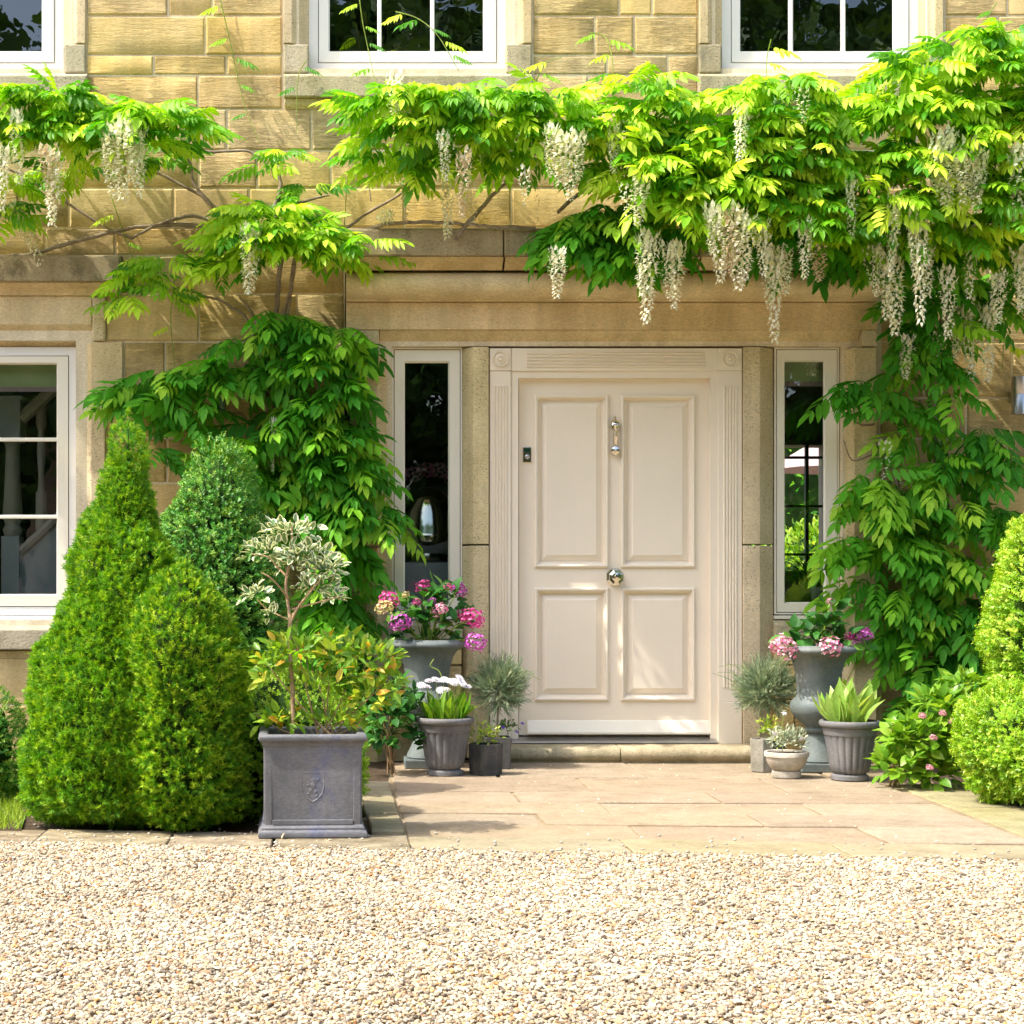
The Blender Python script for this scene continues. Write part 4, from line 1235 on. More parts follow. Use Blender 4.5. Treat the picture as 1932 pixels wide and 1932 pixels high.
stems(wl, [
    ([(520, 1420, .15), (512, 1200, .14), (522, 1000, .13), (510, 850, .12), (524, 740, .12), (508, 655, .12), (524, 560, .12), (530, 470, .13), (520, 400, .12), (530, 345, .10), (512, 300, .10)], .023, .010),
    ([(532, 1420, .13), (528, 1180, .12), (505, 990, .13), (520, 860, .11), (500, 740, .13), (520, 640, .11), (545, 560, .12), (560, 480, .14), (600, 455, .14), (642, 450, .13), (726, 423, .32), (810, 420, .33), (884, 424, .33), (944, 428, .33), (1012, 430, .33)], .019, .008),
    ([(500, 1420, .12), (498, 1100, .12), (512, 900, .12), (490, 700, .12), (470, 610, .1), (430, 575, .08), (370, 553, .06)], .016, .006),
    ([(505, 680, .12), (480, 600, .1), (452, 560, .08)], .012, .005),
    ([(515, 700, .12), (535, 620, .12), (550, 560, .14)], .014, .006),
    ([(0, 484, .10), (57, 480, .09), (111, 464, .06), (215, 437, .05), (269, 428, .05), (330, 424, .05), (397, 430, .06), (470, 450, .1)], .010, .013),
    ([(249, 449, .05), (302, 422, .06), (363, 408, .07), (417, 425, .08), (480, 460, .1)], .009, .011),
    ([(-20, 300, .1), (50, 336, .06), (111, 373, .05), (202, 430, .05), (252, 450, .05)], .007, .009),
    ([(286, 319, .08), (336, 346, .06), (380, 370, .06), (423, 410, .08), (480, 450, .1)], .009, .010),
    ([(320, 255, .15), (345, 285, .1), (360, 312, .07), (366, 346, .06), (397, 383, .07), (427, 413, .09)], .007, .010),
    ([(300, 255, .2), (340, 272, .12), (370, 283, .08), (403, 287, .07), (470, 286, .08), (515, 320, .1)], .008, .009),
    ([(350, 462, .05), (397, 479, .07), (450, 500, .1)], .007, .009),
    ([(538, 391, .1), (580, 378, .08), (622, 368, .06)], .009, .006),
    ([(642, 440, .15), (692, 403, .12), (753, 368, .12), (800, 330, .15)], .009, .007),
    ([(860, 450, .33), (884, 420, .33), (928, 370, .22), (972, 322, .2), (985, 289, .22), (975, 262, .25), (954, 240, .3)], .013, .009),
    ([(980, 300, .2), (1000, 270, .25), (1030, 245, .3)], .008, .005),
    ([(700, 380, .1), (696, 350, .1), (688, 300, .12)], .004, .003),
    ([(510, 980, .13), (470, 800, .08), (420, 780, .06), (390, 770, .05)], .008, .004),
    ([(520, 900, .12), (590, 820, .15), (640, 740, .2)], .008, .004),
])
canL = C([(40, 185, 95, 42), (110, 190, 75, 45), (10, 235, 70, 50), (75, 255, 85, 50), (160, 240, 50, 50, .3), (-110, 210, 110, 60), (-260, 230, 120, 60),
          (270, 205, 95, 32), (215, 240, 55, 40), (330, 235, 75, 35), (270, 260, 85, 38), (380, 255, 30, 22, .25)], .42, .24, 1.0, .12, .235)
canL += C([(10, 400, 35, 55), (5, 330, 40, 40), (130, 310, 60, 25), (300, 300, 60, 25, .15)], .14, .12, .8, .35, .22)
canL += C([(540, 285, 48, 22), (500, 305, 30, 20), (580, 350, 50, 25, .1)], .15, .12, .7, .15, .20)
canL += C([(500, 400, 95, 35), (550, 440, 90, 45), (455, 450, 60, 45), (520, 480, 70, 60, .25), (610, 460, 60, 45, .25), (690, 470, 40, 30, .3)], .30, .22, 1.0, .18, .245)
canL += C([(330, 490, 90, 32), (410, 500, 60, 30), (260, 520, 50, 28), (240, 565, 45, 25), (310, 550, 45, 25)], .14, .14, .7, .35, .20)
doorL = C([(700, 195, 60, 38), (760, 180, 80, 38), (850, 185, 95, 42), (950, 185, 95, 42), (1040, 195, 75, 40), (760, 240, 90, 42), (860, 245, 100, 42),
           (960, 240, 90, 45), (1060, 240, 80, 50)], .48, .26, .9, .20, .235)
doorL += C([(715, 290, 45, 50), (830, 300, 60, 55), (760, 320, 40, 30), (930, 280, 50, 30, .3), (1010, 290, 60, 30, .3)], .30, .16, .9, .35, .22)
lowL = C([(640, 635, 62, 45), (600, 680, 75, 55), (640, 740, 60, 55), (560, 610, 40, 30), (320, 705, 60, 40), (270, 730, 60, 38), (400, 710, 62, 40), (350, 770, 60, 30),
          (240, 760, 42, 30), (430, 690, 40, 40), (450, 640, 30, 30), (520, 600, 45, 40), (500, 700, 50, 40), (570, 780, 85, 60), (630, 830, 80, 60), (660, 890, 60, 60), (570, 880, 90, 55), (620, 950, 90, 50), (710, 960, 50, 38), (735, 985, 25, 22),
          (600, 1010, 80, 50), (650, 1060, 48, 60), (640, 1150, 50, 70), (600, 1230, 60, 60), (430, 830, 60, 40), (300, 850, 35, 25), (470, 900, 50, 60), (500, 820, 50, 50), (640, 1290, 60, 60)], .17, .13, .66, .50, .25)
def split_put(root, clumps, mat, tm, n_ind, name='leaf'):
    p, d, u, s = clump_fronds(clumps)
    L = np.array(root.location)
    put_leaves(root, tm, p - L, d, u, s, mat, name, n_ind, 'foliage')
split_put(wl, canL + doorL, M['wist'], FROND, 190)
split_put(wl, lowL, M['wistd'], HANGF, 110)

canR = C([(1190, 165, 90, 40), (1240, 200, 90, 45), (1150, 225, 75, 45), (1270, 250, 70, 40), (1160, 275, 60, 35), (1120, 250, 60, 40)], .50, .26, .85, .20, .235)
canR += C([(1200, 320, 90, 38), (1290, 310, 90, 45), (1240, 360, 90, 50), (1330, 360, 70, 50), (1290, 400, 60, 45)], .56, .26, 1.0, .16, .25)
canR += C([(1300, 420, 40, 30)], .40, .14, .9, .4, .25)
canD = C([(1080, 415, 60, 45), (1150, 405, 80, 50), (1120, 460, 60, 45), (1180, 470, 50, 50), (1240, 440, 50, 35), (1330, 300, 60, 40, .4), (1500, 430, 90, 50, .4), (1580, 360, 60, 50, .4), (1280, 250, 60, 40, .35), (1640, 470, 60, 50), (1900, 440, 70, 60), (1990, 460, 60, 60), (1440, 330, 100, 40, .4), (1720, 480, 90, 50)], .36, .16, 1.0, .45, .27)  # inner and under clumps in darker leaf, painting the shaded gaps
canR += C([(1390, 180, 75, 45), (1470, 170, 100, 45), (1550, 205, 70, 42), (1420, 230, 95, 50), (1500, 250, 95, 50), (1370, 280, 70, 50), (1440, 310, 90, 50), (1530, 300, 80, 50), (1380, 350, 80, 45), (1470, 370, 90, 45),
           (1420, 410, 70, 35), (1520, 400, 70, 50), (1560, 440, 50, 45)], .60, .28, .85, .22, .235)
canR += C([(1660, 210, 90, 55), (1720, 150, 90, 50), (1790, 105, 90, 42), (1870, 90, 80, 40), (1850, 160, 95, 60), (1760, 210, 100, 60), (1900, 230, 80, 60), (1800, 275, 100, 50), (1690, 300, 90, 50), (1620, 320, 80, 50), (1900, 320, 70, 60),
           (1640, 390, 70, 50), (1730, 380, 90, 50), (1820, 380, 90, 60), (1900, 410, 60, 60), (1980, 200, 100, 110), (1990, 360, 90, 90), (2120, 260, 110, 110)], .64, .30, .85, .22, .235)
canR += C([(1700, 440, 70, 40), (1800, 450, 80, 50), (1650, 430, 50, 35)], .52, .22, 1.0, .3, .25)
lowR = C([(1770, 540, 80, 50), (1850, 560, 55, 45), (1760, 620, 70, 50), (1900, 520, 50, 50), (1640, 735, 62, 32), (1600, 730, 35, 25), (1690, 775, 55, 25), (1750, 690, 60, 50), (1780, 740, 40, 25), (1700, 640, 35, 40),
          (1850, 820, 55, 42), (1880, 870, 38, 28), (1720, 820, 60, 30), (1770, 880, 70, 45), (1640, 900, 48, 45), (1620, 955, 50, 50), (1690, 930, 70, 50), (1600, 1020, 38, 50), (1680, 1020, 75, 55), (1800, 960, 70, 45),
          (1860, 980, 60, 50), (1770, 1050, 80, 55), (1850, 1070, 60, 60), (1700, 1120, 60, 55), (1790, 1150, 80, 60), (1640, 1090, 30, 30), (1860, 1160, 50, 60), (1720, 1200, 55, 55), (1800, 1240, 80, 60), (1690, 1270, 45, 45), (1750, 1310, 60, 45), (1850, 1270, 50, 50)],
         .20, .15, .55, .55, .255)
split_put(wr, canR, M['wist'], FROND, 160)
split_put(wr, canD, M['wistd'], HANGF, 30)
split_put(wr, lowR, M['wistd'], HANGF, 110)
stems(wr, [
    ([(1778, 1400, .15), (1772, 1200, .14), (1766, 1000, .13), (1772, 900, .12), (1764, 830, .12), (1758, 740, .12), (1774, 640, .13), (1790, 520, .25), (1780, 420, .35), (1760, 330, .4), (1800, 220, .45)], .032, .016),
    ([(1764, 1400, .14), (1776, 1150, .12), (1760, 980, .13), (1768, 850, .13), (1776, 760, .12), (1764, 660, .13), (1750, 560, .2), (1700, 470, .35), (1600, 400, .42), (1500, 330, .45), (1400, 320, .45), (1250, 330, .42), (1150, 330, .35), (1050, 400, .33)], .024, .010),
    ([(1790, 1380, .13), (1782, 1100, .12), (1786, 950, .12), (1778, 820, .13), (1750, 740, .12), (1700, 690, .1)], .018, .008),
    ([(1770, 860, .12), (1748, 790, .1), (1735, 755, .1)], .010, .006),
    ([(1712, 1000, .12), (1690, 900, .1), (1664, 850, .08), (1660, 770, .08), (1655, 745, .07)], .010, .006),
    ([(1664, 850, .08), (1640, 860, .12), (1608, 868, .14), (1592, 832, .14)], .006, .003),
    ([(1650, 800, .08), (1630, 802, .1), (1610, 795, .12)], .006, .004),
])
def shoots(root, specs):
    L = root.location
    for pts in specs:
        pp = catmull([Vector(q) - L for q in U(pts)], 6)
        MB().tube(pp, .0035, .0018, 5, .2).build('shoot', M['shoot'], root, smooth=True, angle=80)
        pos, dd, uu, ss = [], [], [], []
        for i in range(3, len(pp) - 2, 4):
            pos.append(pp[i]); dd.append((random.choice((-1, 1)), -.5, -.25)); uu.append((0, -.4, 1)); ss.append(random.uniform(.08, .15))
        if pos: put_leaves(root, FROND, np.array([tuple(p) for p in pos]), dd, uu, ss, M['wist'], 'young_leaf', 6, 'young_foliage')
shoots(wl, [[(408, -30, .04), (430, 60, .04), (443, 120, .05), (462, 200, .06), (490, 270, .1)],
            [(578, 114, .1), (562, 150, .1), (559, 250, .12)], [(676, -20, .2), (684, 40, .2), (694, 90, .2), (709, 161, .3)],
            [(746, 22, .2), (786, 34, .22), (820, 60, .25), (845, 97, .28), (866, 135, .3)], [(1010, 155, .3), (1030, 120, .3), (1062, 107, .3)],
            [(330, 520, .06), (322, 600, .05), (330, 690, .06)], [(210, 370, .05), (235, 445, .06), (255, 500, .06)], [(640, 500, .1), (650, 420, .12), (655, 330, .12)],
            [(1112, 62, .3), (1142, 70, .3), (1155, 110, .35), (1156, 160, .4)]])
shoots(wr, [[(1455, 74, .3), (1447, 110, .3), (1446, 160, .4)], [(1880, 5, .35), (1860, 40, .4), (1855, 80, .45)], [(1700, 150, .6), (1690, 240, .75), (1684, 330, .75)],
            [(1905, 560, .1), (1895, 640, .1), (1890, 700, .1)], [(1900, 815, .06), (1890, 900, .08), (1840, 960, .12)], [(1585, 1310, .1), (1620, 1240, .1), (1640, 1180, .1)]])

# hanging flowers
racemes_L = [(30, 225, 345, 1), (8, 290, 400, 1), (88, 290, 350, 1.2), (100, 300, 425, 1), (212, 255, 372, 1.25), (233, 240, 378, 1.3), (262, 255, 370, 1.1), (203, 275, 340, 1.1), (250, 250, 350, 1.2),
             (476, 440, 552, 1.2), (468, 440, 520, 1), (765, 358, 418, .8), (843, 335, 452, 1), (835, 265, 340, .9), (878, 300, 408, .9), (888, 360, 425, .8), (990, 326, 390, .9), (1040, 250, 330, 1.1), (1075, 270, 378, 1.3),
             (1060, 262, 350, 1.2), (1094, 262, 340, 1.1), (1157, 250, 325, .9), (745, 150, 215, 1), (1172, 240, 290, .9), (516, 805, 888, .5)]
racemes_R = [(1210, 350, 425, 1), (1182, 360, 412, .9), (1052, 482, 562, 1), (1225, 452, 608, 1.2), (1216, 455, 560, 1.1), (1278, 470, 582, 1.1), (1262, 472, 560, 1), (1350, 405, 532, 1.1), (1390, 405, 545, 1.3), (1378, 412, 520, 1.2),
             (1410, 420, 528, 1.1), (1438, 430, 520, 1), (1463, 500, 645, 1.1), (1452, 480, 580, 1), (1480, 480, 555, .9), (1400, 215, 312, 1), (1520, 430, 525, .9), (1545, 470, 530, 1), (1605, 350, 450, .8), (1338, 400, 480, .8),
             (1690, 380, 520, 1), (1738, 405, 612, 1), (1722, 400, 520, .9), (1672, 480, 600, 1.1), (1684, 490, 632, 1.2), (1656, 475, 560, .9), (1835, 440, 562, .9), (1788, 520, 642, 1.1), (1822, 580, 720, 1.2), (1808, 590, 680, 1), (1862, 590, 718, 1.1),
             (1885, 530, 610, .9), (1922, 480, 578, 1.1), (1930, 500, 590, 1), (1713, 648, 714, 1), (1768, 640, 692, .9), (1776, 270, 385, 1.2), (1792, 262, 392, 1.3), (1766, 290, 360, 1), (1835, 275, 400, 1.3), (1850, 300, 395, 1.1), (1812, 300, 385, 1.2),
             (1924, 290, 420, 1.3), (1515, 180, 232, .9), (1640, 480, 540, .7), (1672, 845, 905, .9), (1748, 470, 560, .9)]
rac_meshes = []
for t in RACEME:
    for mk in ('wfl', 'bfl'):
        o = fastmesh('flower_raceme', t[0], t[1], M[mk], rng.random(len(t[1]) // 4 + 1).repeat(4)[:len(t[1])], t[2]); rac_meshes.append(o.data); bpy.data.objects.remove(o)
def place_racemes(root, lst, brown=()):
    for i, (u, v0, v1, w) in enumerate(lst):
        # hang in front of the leaves there
        if v0 < 330: y = 1.0 if u > 1330 else .84
        elif v0 < 440: y = .94 if u > 1150 else .50
        else: y = .78 if u > 1000 else .62
        if u > 600 and u < 900 and v0 > 300: y = .40
        if u < 600 and v0 < 330: y = .76
        if v0 > 560: y = .42
        if v0 > 790: y = .36
        a, b = P(u, v0 - 14, -y), P(u, v1, -y)
        L = a[2] - b[2]
        small = (v1 - v0) < 70
        k = 2 * (3 if small and w < 1 else random.randrange(3)) + (1 if i in brown else 0)
        o = bpy.data.objects.new('flower_raceme', rac_meshes[k]); COL.objects.link(o); o.parent = root
        wd = .30 * w * random.uniform(.85, 1.1)
        o.scale = (wd, wd, L)
        o.location = Vector(a) - root.location
        o.rotation_euler = (random.uniform(-.05, .05), random.uniform(-.07, .07), random.uniform(0, 6.28))
place_racemes(wl, racemes_L, (2, 11, 14))
place_racemes(wr, racemes_R, (9, 17))
# the one leaning across the wall, and the thin brown one
for (root, a, b, w, k) in ((wl, (22, 385, .25), (82, 505, .14), .30, 0), (wl, (1016, 300, .55), (1014, 412, .5), .12, 7), (wl, (1300 - 560, 405, .36), (712, 412, .34), .30, 2)):
    p, q = Vector(P(a[0], a[1], -a[2])), Vector(P(b[0], b[1], -b[2]))
    o = bpy.data.objects.new('flower_raceme', rac_meshes[k]); COL.objects.link(o); o.parent = root
    o.rotation_mode = 'QUATERNION'; o.rotation_quaternion = (p - q).to_track_quat('Z', 'Y')
    o.scale = (w, w, (p - q).length); o.location = p - root.location

# ------------------------------------------------------------------ clipped trees and box
def noise3(p, f, seed=0):
    a = np.sin(p[:, 0] * f + seed) * np.cos(p[:, 1] * f * 1.3 + seed * 2) + np.sin(p[:, 2] * f * .9 + seed * 3 + p[:, 0] * f * .5)
    return a * .5
def body(prof, n, seed, amp=.04, f=9):
    """points and normals on a lumpy surface of revolution; prof = (r,z) from bottom to top"""
    prof = np.array(prof, float)
    seg = np.linalg.norm(np.diff(prof, axis=0), axis=1)
    area = seg * (prof[1:, 0] + prof[:-1, 0]) / 2 + 1e-6
    s = rng.choice(len(seg), n, p=area / area.sum())
    t = rng.random(n)
    r = prof[s, 0] * (1 - t) + prof[s + 1, 0] * t
    z = prof[s, 1] * (1 - t) + prof[s + 1, 1] * t
    a = rng.random(n) * 2 * math.pi
    dr = prof[s + 1] - prof[s]
    nr = np.stack([dr[:, 1], -dr[:, 0]], 1); nr = nr / np.linalg.norm(nr, axis=1, keepdims=True)
    nv = np.stack([nr[:, 0] * np.cos(a), nr[:, 0] * np.sin(a), nr[:, 1]], 1)
    p = np.stack([r * np.cos(a), r * np.sin(a), z], 1)
    k = noise3(p, f, seed) * amp + noise3(p, f * 2.7, seed + 5) * amp * .5
    p = p + nv * k[:, None]
    return p, nv
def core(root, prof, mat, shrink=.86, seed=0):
    mb = MB().lathe([(max(r * shrink - .03, .002), z * .96) for r, z in prof], 28)  # solid core, its dark colour paints the shade between the sprigs
    o = mb.build('dark_core', mat, root, smooth=True, angle=90)
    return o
def tufted(root, prof, n, tm, mat, size, seed, amp=.05, f=9, upbias=.5, inset=.3, off=(0, 0, 0)):
    p, nv = body(prof, n, seed, amp, f)
    d = nrm(nv + np.array([0, 0, upbias]) + rng.normal(scale=.35, size=nv.shape))
    sc = size * rng.uniform(.7, 1.25, n)
    sc = sc * np.clip(.55 + .45 * (np.array(prof)[-1, 1] - p[:, 2]) / .35, .55, 1)
    p = p - d * sc[:, None] * (inset + rng.random((n, 1)) ** 2 * .7) + np.array(off)
    up = nv + rng.normal(scale=.3, size=nv.shape) + np.array([0, 0, .1])
    V, F, rn, rim = merge(tm, rng.integers(0, len(tm), n), frames(d, np.cross(d, rng.normal(size=d.shape)) + nv * .2), p, sc)
    # the tint follows sprigs, a little different within each
    rn = np.clip(rn * .85 + rng.random(len(rn)) * .15, 0, .999)
    fastmesh('foliage', V, F, mat, rn, rim, root, 'stuff')

cu = G(222, 1562)
dS = 7.25
sx = CX + (242 - UV) * dS / FPX
k = dS / FPX
tall = empty('conical_spruce', (sx, dS - D0, 0), 'tall pointed dwarf spruce, the taller of the two cones left of the square planter', 'conifer', 'clipped conical spruces')
zz = lambda v, d=dS: CZ - (v - VV) * d / FPX
prof = [(.24, .02), (.39, .10), (.43, .25), (.415, .42), (.375, .62), (.31, .84), (.245, 1.02), (.165, 1.22), (.105, 1.40), (.06, 1.55), (.025, 1.67), (.003, 1.745)]
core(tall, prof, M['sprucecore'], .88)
tufted(tall, prof, 18000, TUFT, M['spruce'], .044, 3, .045, 12, .6)
MB().tube([(0, 0, 0), (0, 0, 1.0)], .03, .01, 8).build('trunk', M['bark'], tall)
d2 = 7.02
x2 = CX + (340 - UV) * d2 / FPX
short = empty('conical_spruce', (x2, d2 - D0, 0), 'shorter rounded dwarf spruce in front, just left of the square planter', 'conifer', 'clipped conical spruces')
prof2 = [(.14, .02), (.215, .10), (.25, .25), (.25, .45), (.235, .65), (.205, .82), (.16, .95), (.10, 1.05), (.05, 1.10), (.004, 1.125)]
core(short, prof2, M['sprucecore'], .86)
tufted(short, prof2, 7200, TUFT, M['spruce'], .044, 8, .040, 13, .6)
MB().tube([(0, 0, 0), (0, 0, .7)], .03, .01, 8).build('trunk', M['bark'], short)

d3 = 8.15
x3 = CX + (412 - UV) * d3 / FPX
box1 = empty('box_topiary', (x3, d3 - D0, 0), 'dark green clipped box cone standing behind the two spruces', 'topiary', 'clipped box bushes')
prof3 = [(.28, .02), (.36, .12), (.365, .40), (.33, .75), (.29, 1.0), (.245, 1.25), (.195, 1.42), (.14, 1.53), (.085, 1.61), (.04, 1.66), (.004, 1.69)]
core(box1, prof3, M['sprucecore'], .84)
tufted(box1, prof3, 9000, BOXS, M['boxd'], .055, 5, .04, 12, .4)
d3b = 7.45
x3b = CX + (545 - UV) * d3b / FPX
box2 = empty('box_topiary', (x3b, d3b - D0, 0), 'low bright green box bush peeping out on both sides behind the square planter', 'topiary', 'clipped box bushes')
prof3b = [(.20, .0), (.29, .08), (.315, .25), (.29, .42), (.20, .56), (.08, .62), (.004, .63)]
core(box2, prof3b, M['sprucecore'], .82)
tufted(box2, prof3b, 3600, BOXS, M['boxy'], .045, 6, .02, 9, .4)
d4 = 7.9
box3 = empty('box_topiary', (CX + (-40 - UV) * d4 / FPX, d4 - D0, 0), 'dark box ball at the left edge beside the lawn', 'topiary', 'clipped box bushes')
prof4 = [(.15, .0), (.20, .1), (.22, .25), (.18, .42), (.10, .52), (.004, .55)]
core(box3, prof4, M['sprucecore'], .82)
tufted(box3, prof4, 2000, BOXS, M['boxd'], .045, 6, .02, 9, .4)

# the two sunlit box bushes at the right edge
d5 = 8.1
x5 = CX + (2024 - UV) * d5 / FPX
bR = empty('box_topiary', (x5, d5 - D0, 0), 'tall golden green box column at the right edge', 'topiary', 'clipped box bushes')
prof5 = [(.30, .0), (.36, .15), (.37, .5), (.375, .80), (.36, 1.0), (.30, 1.18), (.22, 1.3), (.10, 1.38), (.004, 1.41)]
core(bR, prof5, M['sprucecore'], .86)
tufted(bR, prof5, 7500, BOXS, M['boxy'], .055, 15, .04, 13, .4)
d6 = 7.85
x6 = CX + (2012 - UV) * d6 / FPX
bR2 = empty('box_topiary', (x6, d6 - D0, 0), 'low rounded golden green box bush below the tall one at right', 'topiary', 'clipped box bushes')
prof6 = [(.32, .01), (.42, .08), (.475, .22), (.46, .36), (.40, .47), (.28, .54), (.15, .57), (.004, .58)]
core(bR2, prof6, M['sprucecore'], .88)
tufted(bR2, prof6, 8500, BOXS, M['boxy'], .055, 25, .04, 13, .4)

# lawn blades
bl = (np.array([(0, .05, 0), (0, -.05, 0), (1, 0, .1)]), np.array([(0, 1, 2)]), np.zeros(3))
n = 9000
A, B, Cc, Dd = [np.array(q) for q in lawn_pts]
s, t = rng.random(n), rng.random(n)
pp = (A[None] * (1 - s[:, None]) + B[None] * s[:, None]) * (1 - t[:, None]) + (Dd[None] * (1 - s[:, None]) + Cc[None] * s[:, None]) * t[:, None]
d = np.tile([0, 0, 1.0], (n, 1)) + rng.normal(scale=.35, size=(n, 3))
V, F, rn, rim = merge([bl], np.zeros(n, int), frames(d, rng.normal(size=(n, 3))), pp, rng.uniform(.03, .07, n))
tag(fastmesh('grass', V, F, M['grass'], rn, rim, None, 'stuff'), 'bright green grass of the small lawn at left edge', 'grass')

# ------------------------------------------------------------------ generic leafy plants
def leafball(root, c, rad, n, size, tm, mat, name='leaf', n_ind=120, up=(0, -.3, 1), out=.8, rise=.25, shell=.45, flat=.25, rest='foliage', zmin=.01):
    q = unit_dirs(n)
    q[:, 2] = np.where(q[:, 2] < -.5, -q[:, 2], q[:, 2])
    rr = rng.uniform(shell, 1, (n, 1))
    p = np.array(c) + q * np.array(rad) * rr
    p[:, 2] = np.maximum(p[:, 2], zmin)
    d = nrm(q * out + np.array([0, 0, rise]) + rng.normal(scale=.35, size=q.shape))
    u = np.tile(np.array(up, float), (n, 1)) + q * .5 + rng.normal(scale=flat, size=q.shape)
    put_leaves(root, tm, p, d, u, size * rng.uniform(.7, 1.2, n), mat, name, n_ind, rest)
def twigs(root, base, c, rad, n, r0, r1, mat='twig', name='stem', spread=.03):
    for i in range(n):
        q = Vector(unit_dirs(1)[0]); q.z = abs(q.z)
        e = Vector(c) + Vector((q.x * rad[0], q.y * rad[1], q.z * rad[2])) * .8
        b = Vector(base) + Vector((random.uniform(-spread, spread), random.uniform(-spread, spread), 0))
        m = b.lerp(e, .5) + Vector((random.uniform(-.02, .02), random.uniform(-.02, .02), .02))
        MB().tube(catmull([b, m, e], 4), r0, r1, 5).build(name, M[mat], root, smooth=True, angle=80)
def flower(root, tm, mat, loc, s, name='flower_head'):
    o = fastmesh(name, tm[0] * s, tm[1], mat, rng.random(len(tm[1]) // 4 + 1).repeat(4)[:len(tm[1])], tm[2], root)
    o.location = loc
    o.rotation_euler = (random.uniform(-.5, .1), random.uniform(-.3, .3), random.uniform(0, 6))
    return o
MOPS = [mop(s, 62) for s in range(3)]
for _t in MOPS: _t[0][:] = _t[0] * (1, 1, .78) + np.repeat(rng.normal(scale=.09, size=(len(_t[0]) // 20 + 1, 3)), 20, axis=0)[:len(_t[0])]

def gpos(u, v): # standing place on the paving
    d = FPX * CZ / (v - VV)
    return CX + (u - UV) * d / FPX, d - D0, d

# --- square planter with holly standard
PXx, PYy, dp = gpos(586, 1583)
Wd = .205 * 1.0
k = dp / FPX
pw = 198 * k / 2
sqp = empty('square_planter', (PXx, PYy + pw, 0.002), 'square lead grey planter with shield emblem, standing on the kerb', 'planter', rz=R(2.5))
H = 196 * k
b = .012
ins = 3 * k
mb = MB()
def taper_box(mb, w0, w1, z0, z1):
    return mb.add([(-w0, -w0, z0), (w0, -w0, z0), (w0, w0, z0), (-w0, w0, z0), (-w1, -w1, z1), (w1, -w1, z1), (w1, w1, z1), (-w1, w1, z1)],
                  [(0, 3, 2, 1), (4, 5, 6, 7), (0, 1, 5, 4), (1, 2, 6, 5), (2, 3, 7, 6), (3, 0, 4, 7)])
wb0, wb1 = pw - .016, pw - .012
taper_box(mb, wb0, wb1, .05, H - .05).build('planter_wall', M['planter'], sqp, bev=.004)
# raised borders round the sunk panel on each face
for a in range(4):
    m4 = Matrix.Rotation(a * math.pi / 2, 4, 'Z')
    q = MB()
    yb = -(wb0 + .0035)
    q.box(-wb0 + .001, -wb0 + .030, yb, -wb0 + .002, .051, H - .052)
    q.box(wb0 - .030, wb0 - .001, yb, -wb0 + .002, .051, H - .052)
    q.box(-wb0 + .031, wb0 - .031, yb, -wb0 + .002, H - .078, H - .052)
    q.box(-wb0 + .031, wb0 - .031, yb - .004, -wb0 + .002, .051, .072)
    q.v = [tuple(m4 @ Vector(p)) for p in q.v]
    q.build('panel_border', M['planter'], sqp, bev=.004)
def sq_ring(prof):
    vs, fs = [], []
    for w, z in prof: vs += [(-w, -w, z), (w, -w, z), (w, w, z), (-w, w, z)]
    for j in range(len(prof) - 1):
        for q in range(4): fs.append((4 * j + q, 4 * j + (q + 1) % 4, 4 * j + 4 + (q + 1) % 4, 4 * j + 4 + q))
    return MB().add(vs, fs)
sq_ring([(wb1 - .002, H - .055), (wb1 + .004, H - .045), (wb1 + .008, H - .032), (wb1 + .017, H - .026), (wb1 + .020, H - .014), (wb1 + .017, H - .004), (wb1 + .008, H), (wb1 - .012, H), (wb1 - .02, H - .006), (wb1 - .022, H - .04)]).build('rolled_rim', M['planter'], sqp, smooth=True, angle=50, bev=.003)
sq_ring([(wb0 - .01, 0), (pw + .002, 0), (pw + .008, .004), (pw + .009, .018), (pw + .004, .028), (pw - .003, .031), (pw - .002, .040), (pw - .010, .050), (wb0 - .002, .058)]).build('base_moulding', M['planter'], sqp, smooth=True, angle=50, bev=.002)
sc = H * .50
sh = [(-.048, .058), (.048, .058), (.048, .0), (.040, -.030), (.022, -.052), (0, -.066), (-.022, -.052), (-.040, -.030), (-.048, .0)]
m_ = MB()
n = len(sh)
m_.add([(x, -wb0 - .0005, z + sc) for x, z in sh] + [(x * .93, -wb0 - .0035, z*.93 + sc) for x, z in sh] + [(x * .86, -wb0 - .0015, z * .88 + sc) for x, z in sh],
       [(i, (i + 1) % n, n + (i + 1) % n, n + i) for i in range(n)] + [(n + i, n + (i + 1) % n, 2 * n + (i + 1) % n, 2 * n + i) for i in range(n)])
m_.build('shield_emblem', M['planter'], sqp)
lion = MB()
for (x, z, r_, f) in ((.006, .022, .015, .7), (.022, .026, .008, .7), (.0, .002, .014, .8), (-.008, -.016, .010, .8), (.012, -.020, .007, .8), (-.018, -.030, .006, .7), (.016, -.038, .006, .7), (-.018, .004, .006, .7)):
    lion.lathe([(r_, -.001), (r_ * .8, .004 * f), (.0005, .006 * f)], 12, (x, -wb0, sc + z), axis='y')
lion.build('emblem_figure', M['planter'], sqp, smooth=True)
sq_ring([(wb1 - .02, H - .03), (.001, H - .022)]).build('soil', M['soil'], sqp)
hx, hy = sqp.location.x, sqp.location.y
holly = empty('holly_standard', (hx + (546 - 586) * k, hy, H), 'small variegated holly tree with bare stem growing in the square planter', 'small tree')
def hp(u, v, dy=0): return ((u - 546) * (dp + pw) / FPX, dy, CZ - (v - VV) * (dp + pw) / FPX - H)
MB().tube(catmull([hp(550, 1372), hp(548, 1290), hp(543, 1210), hp(545, 1160)], 5), .010, .008, 8, .15).build('trunk', M['twig'], holly, smooth=True, angle=80)
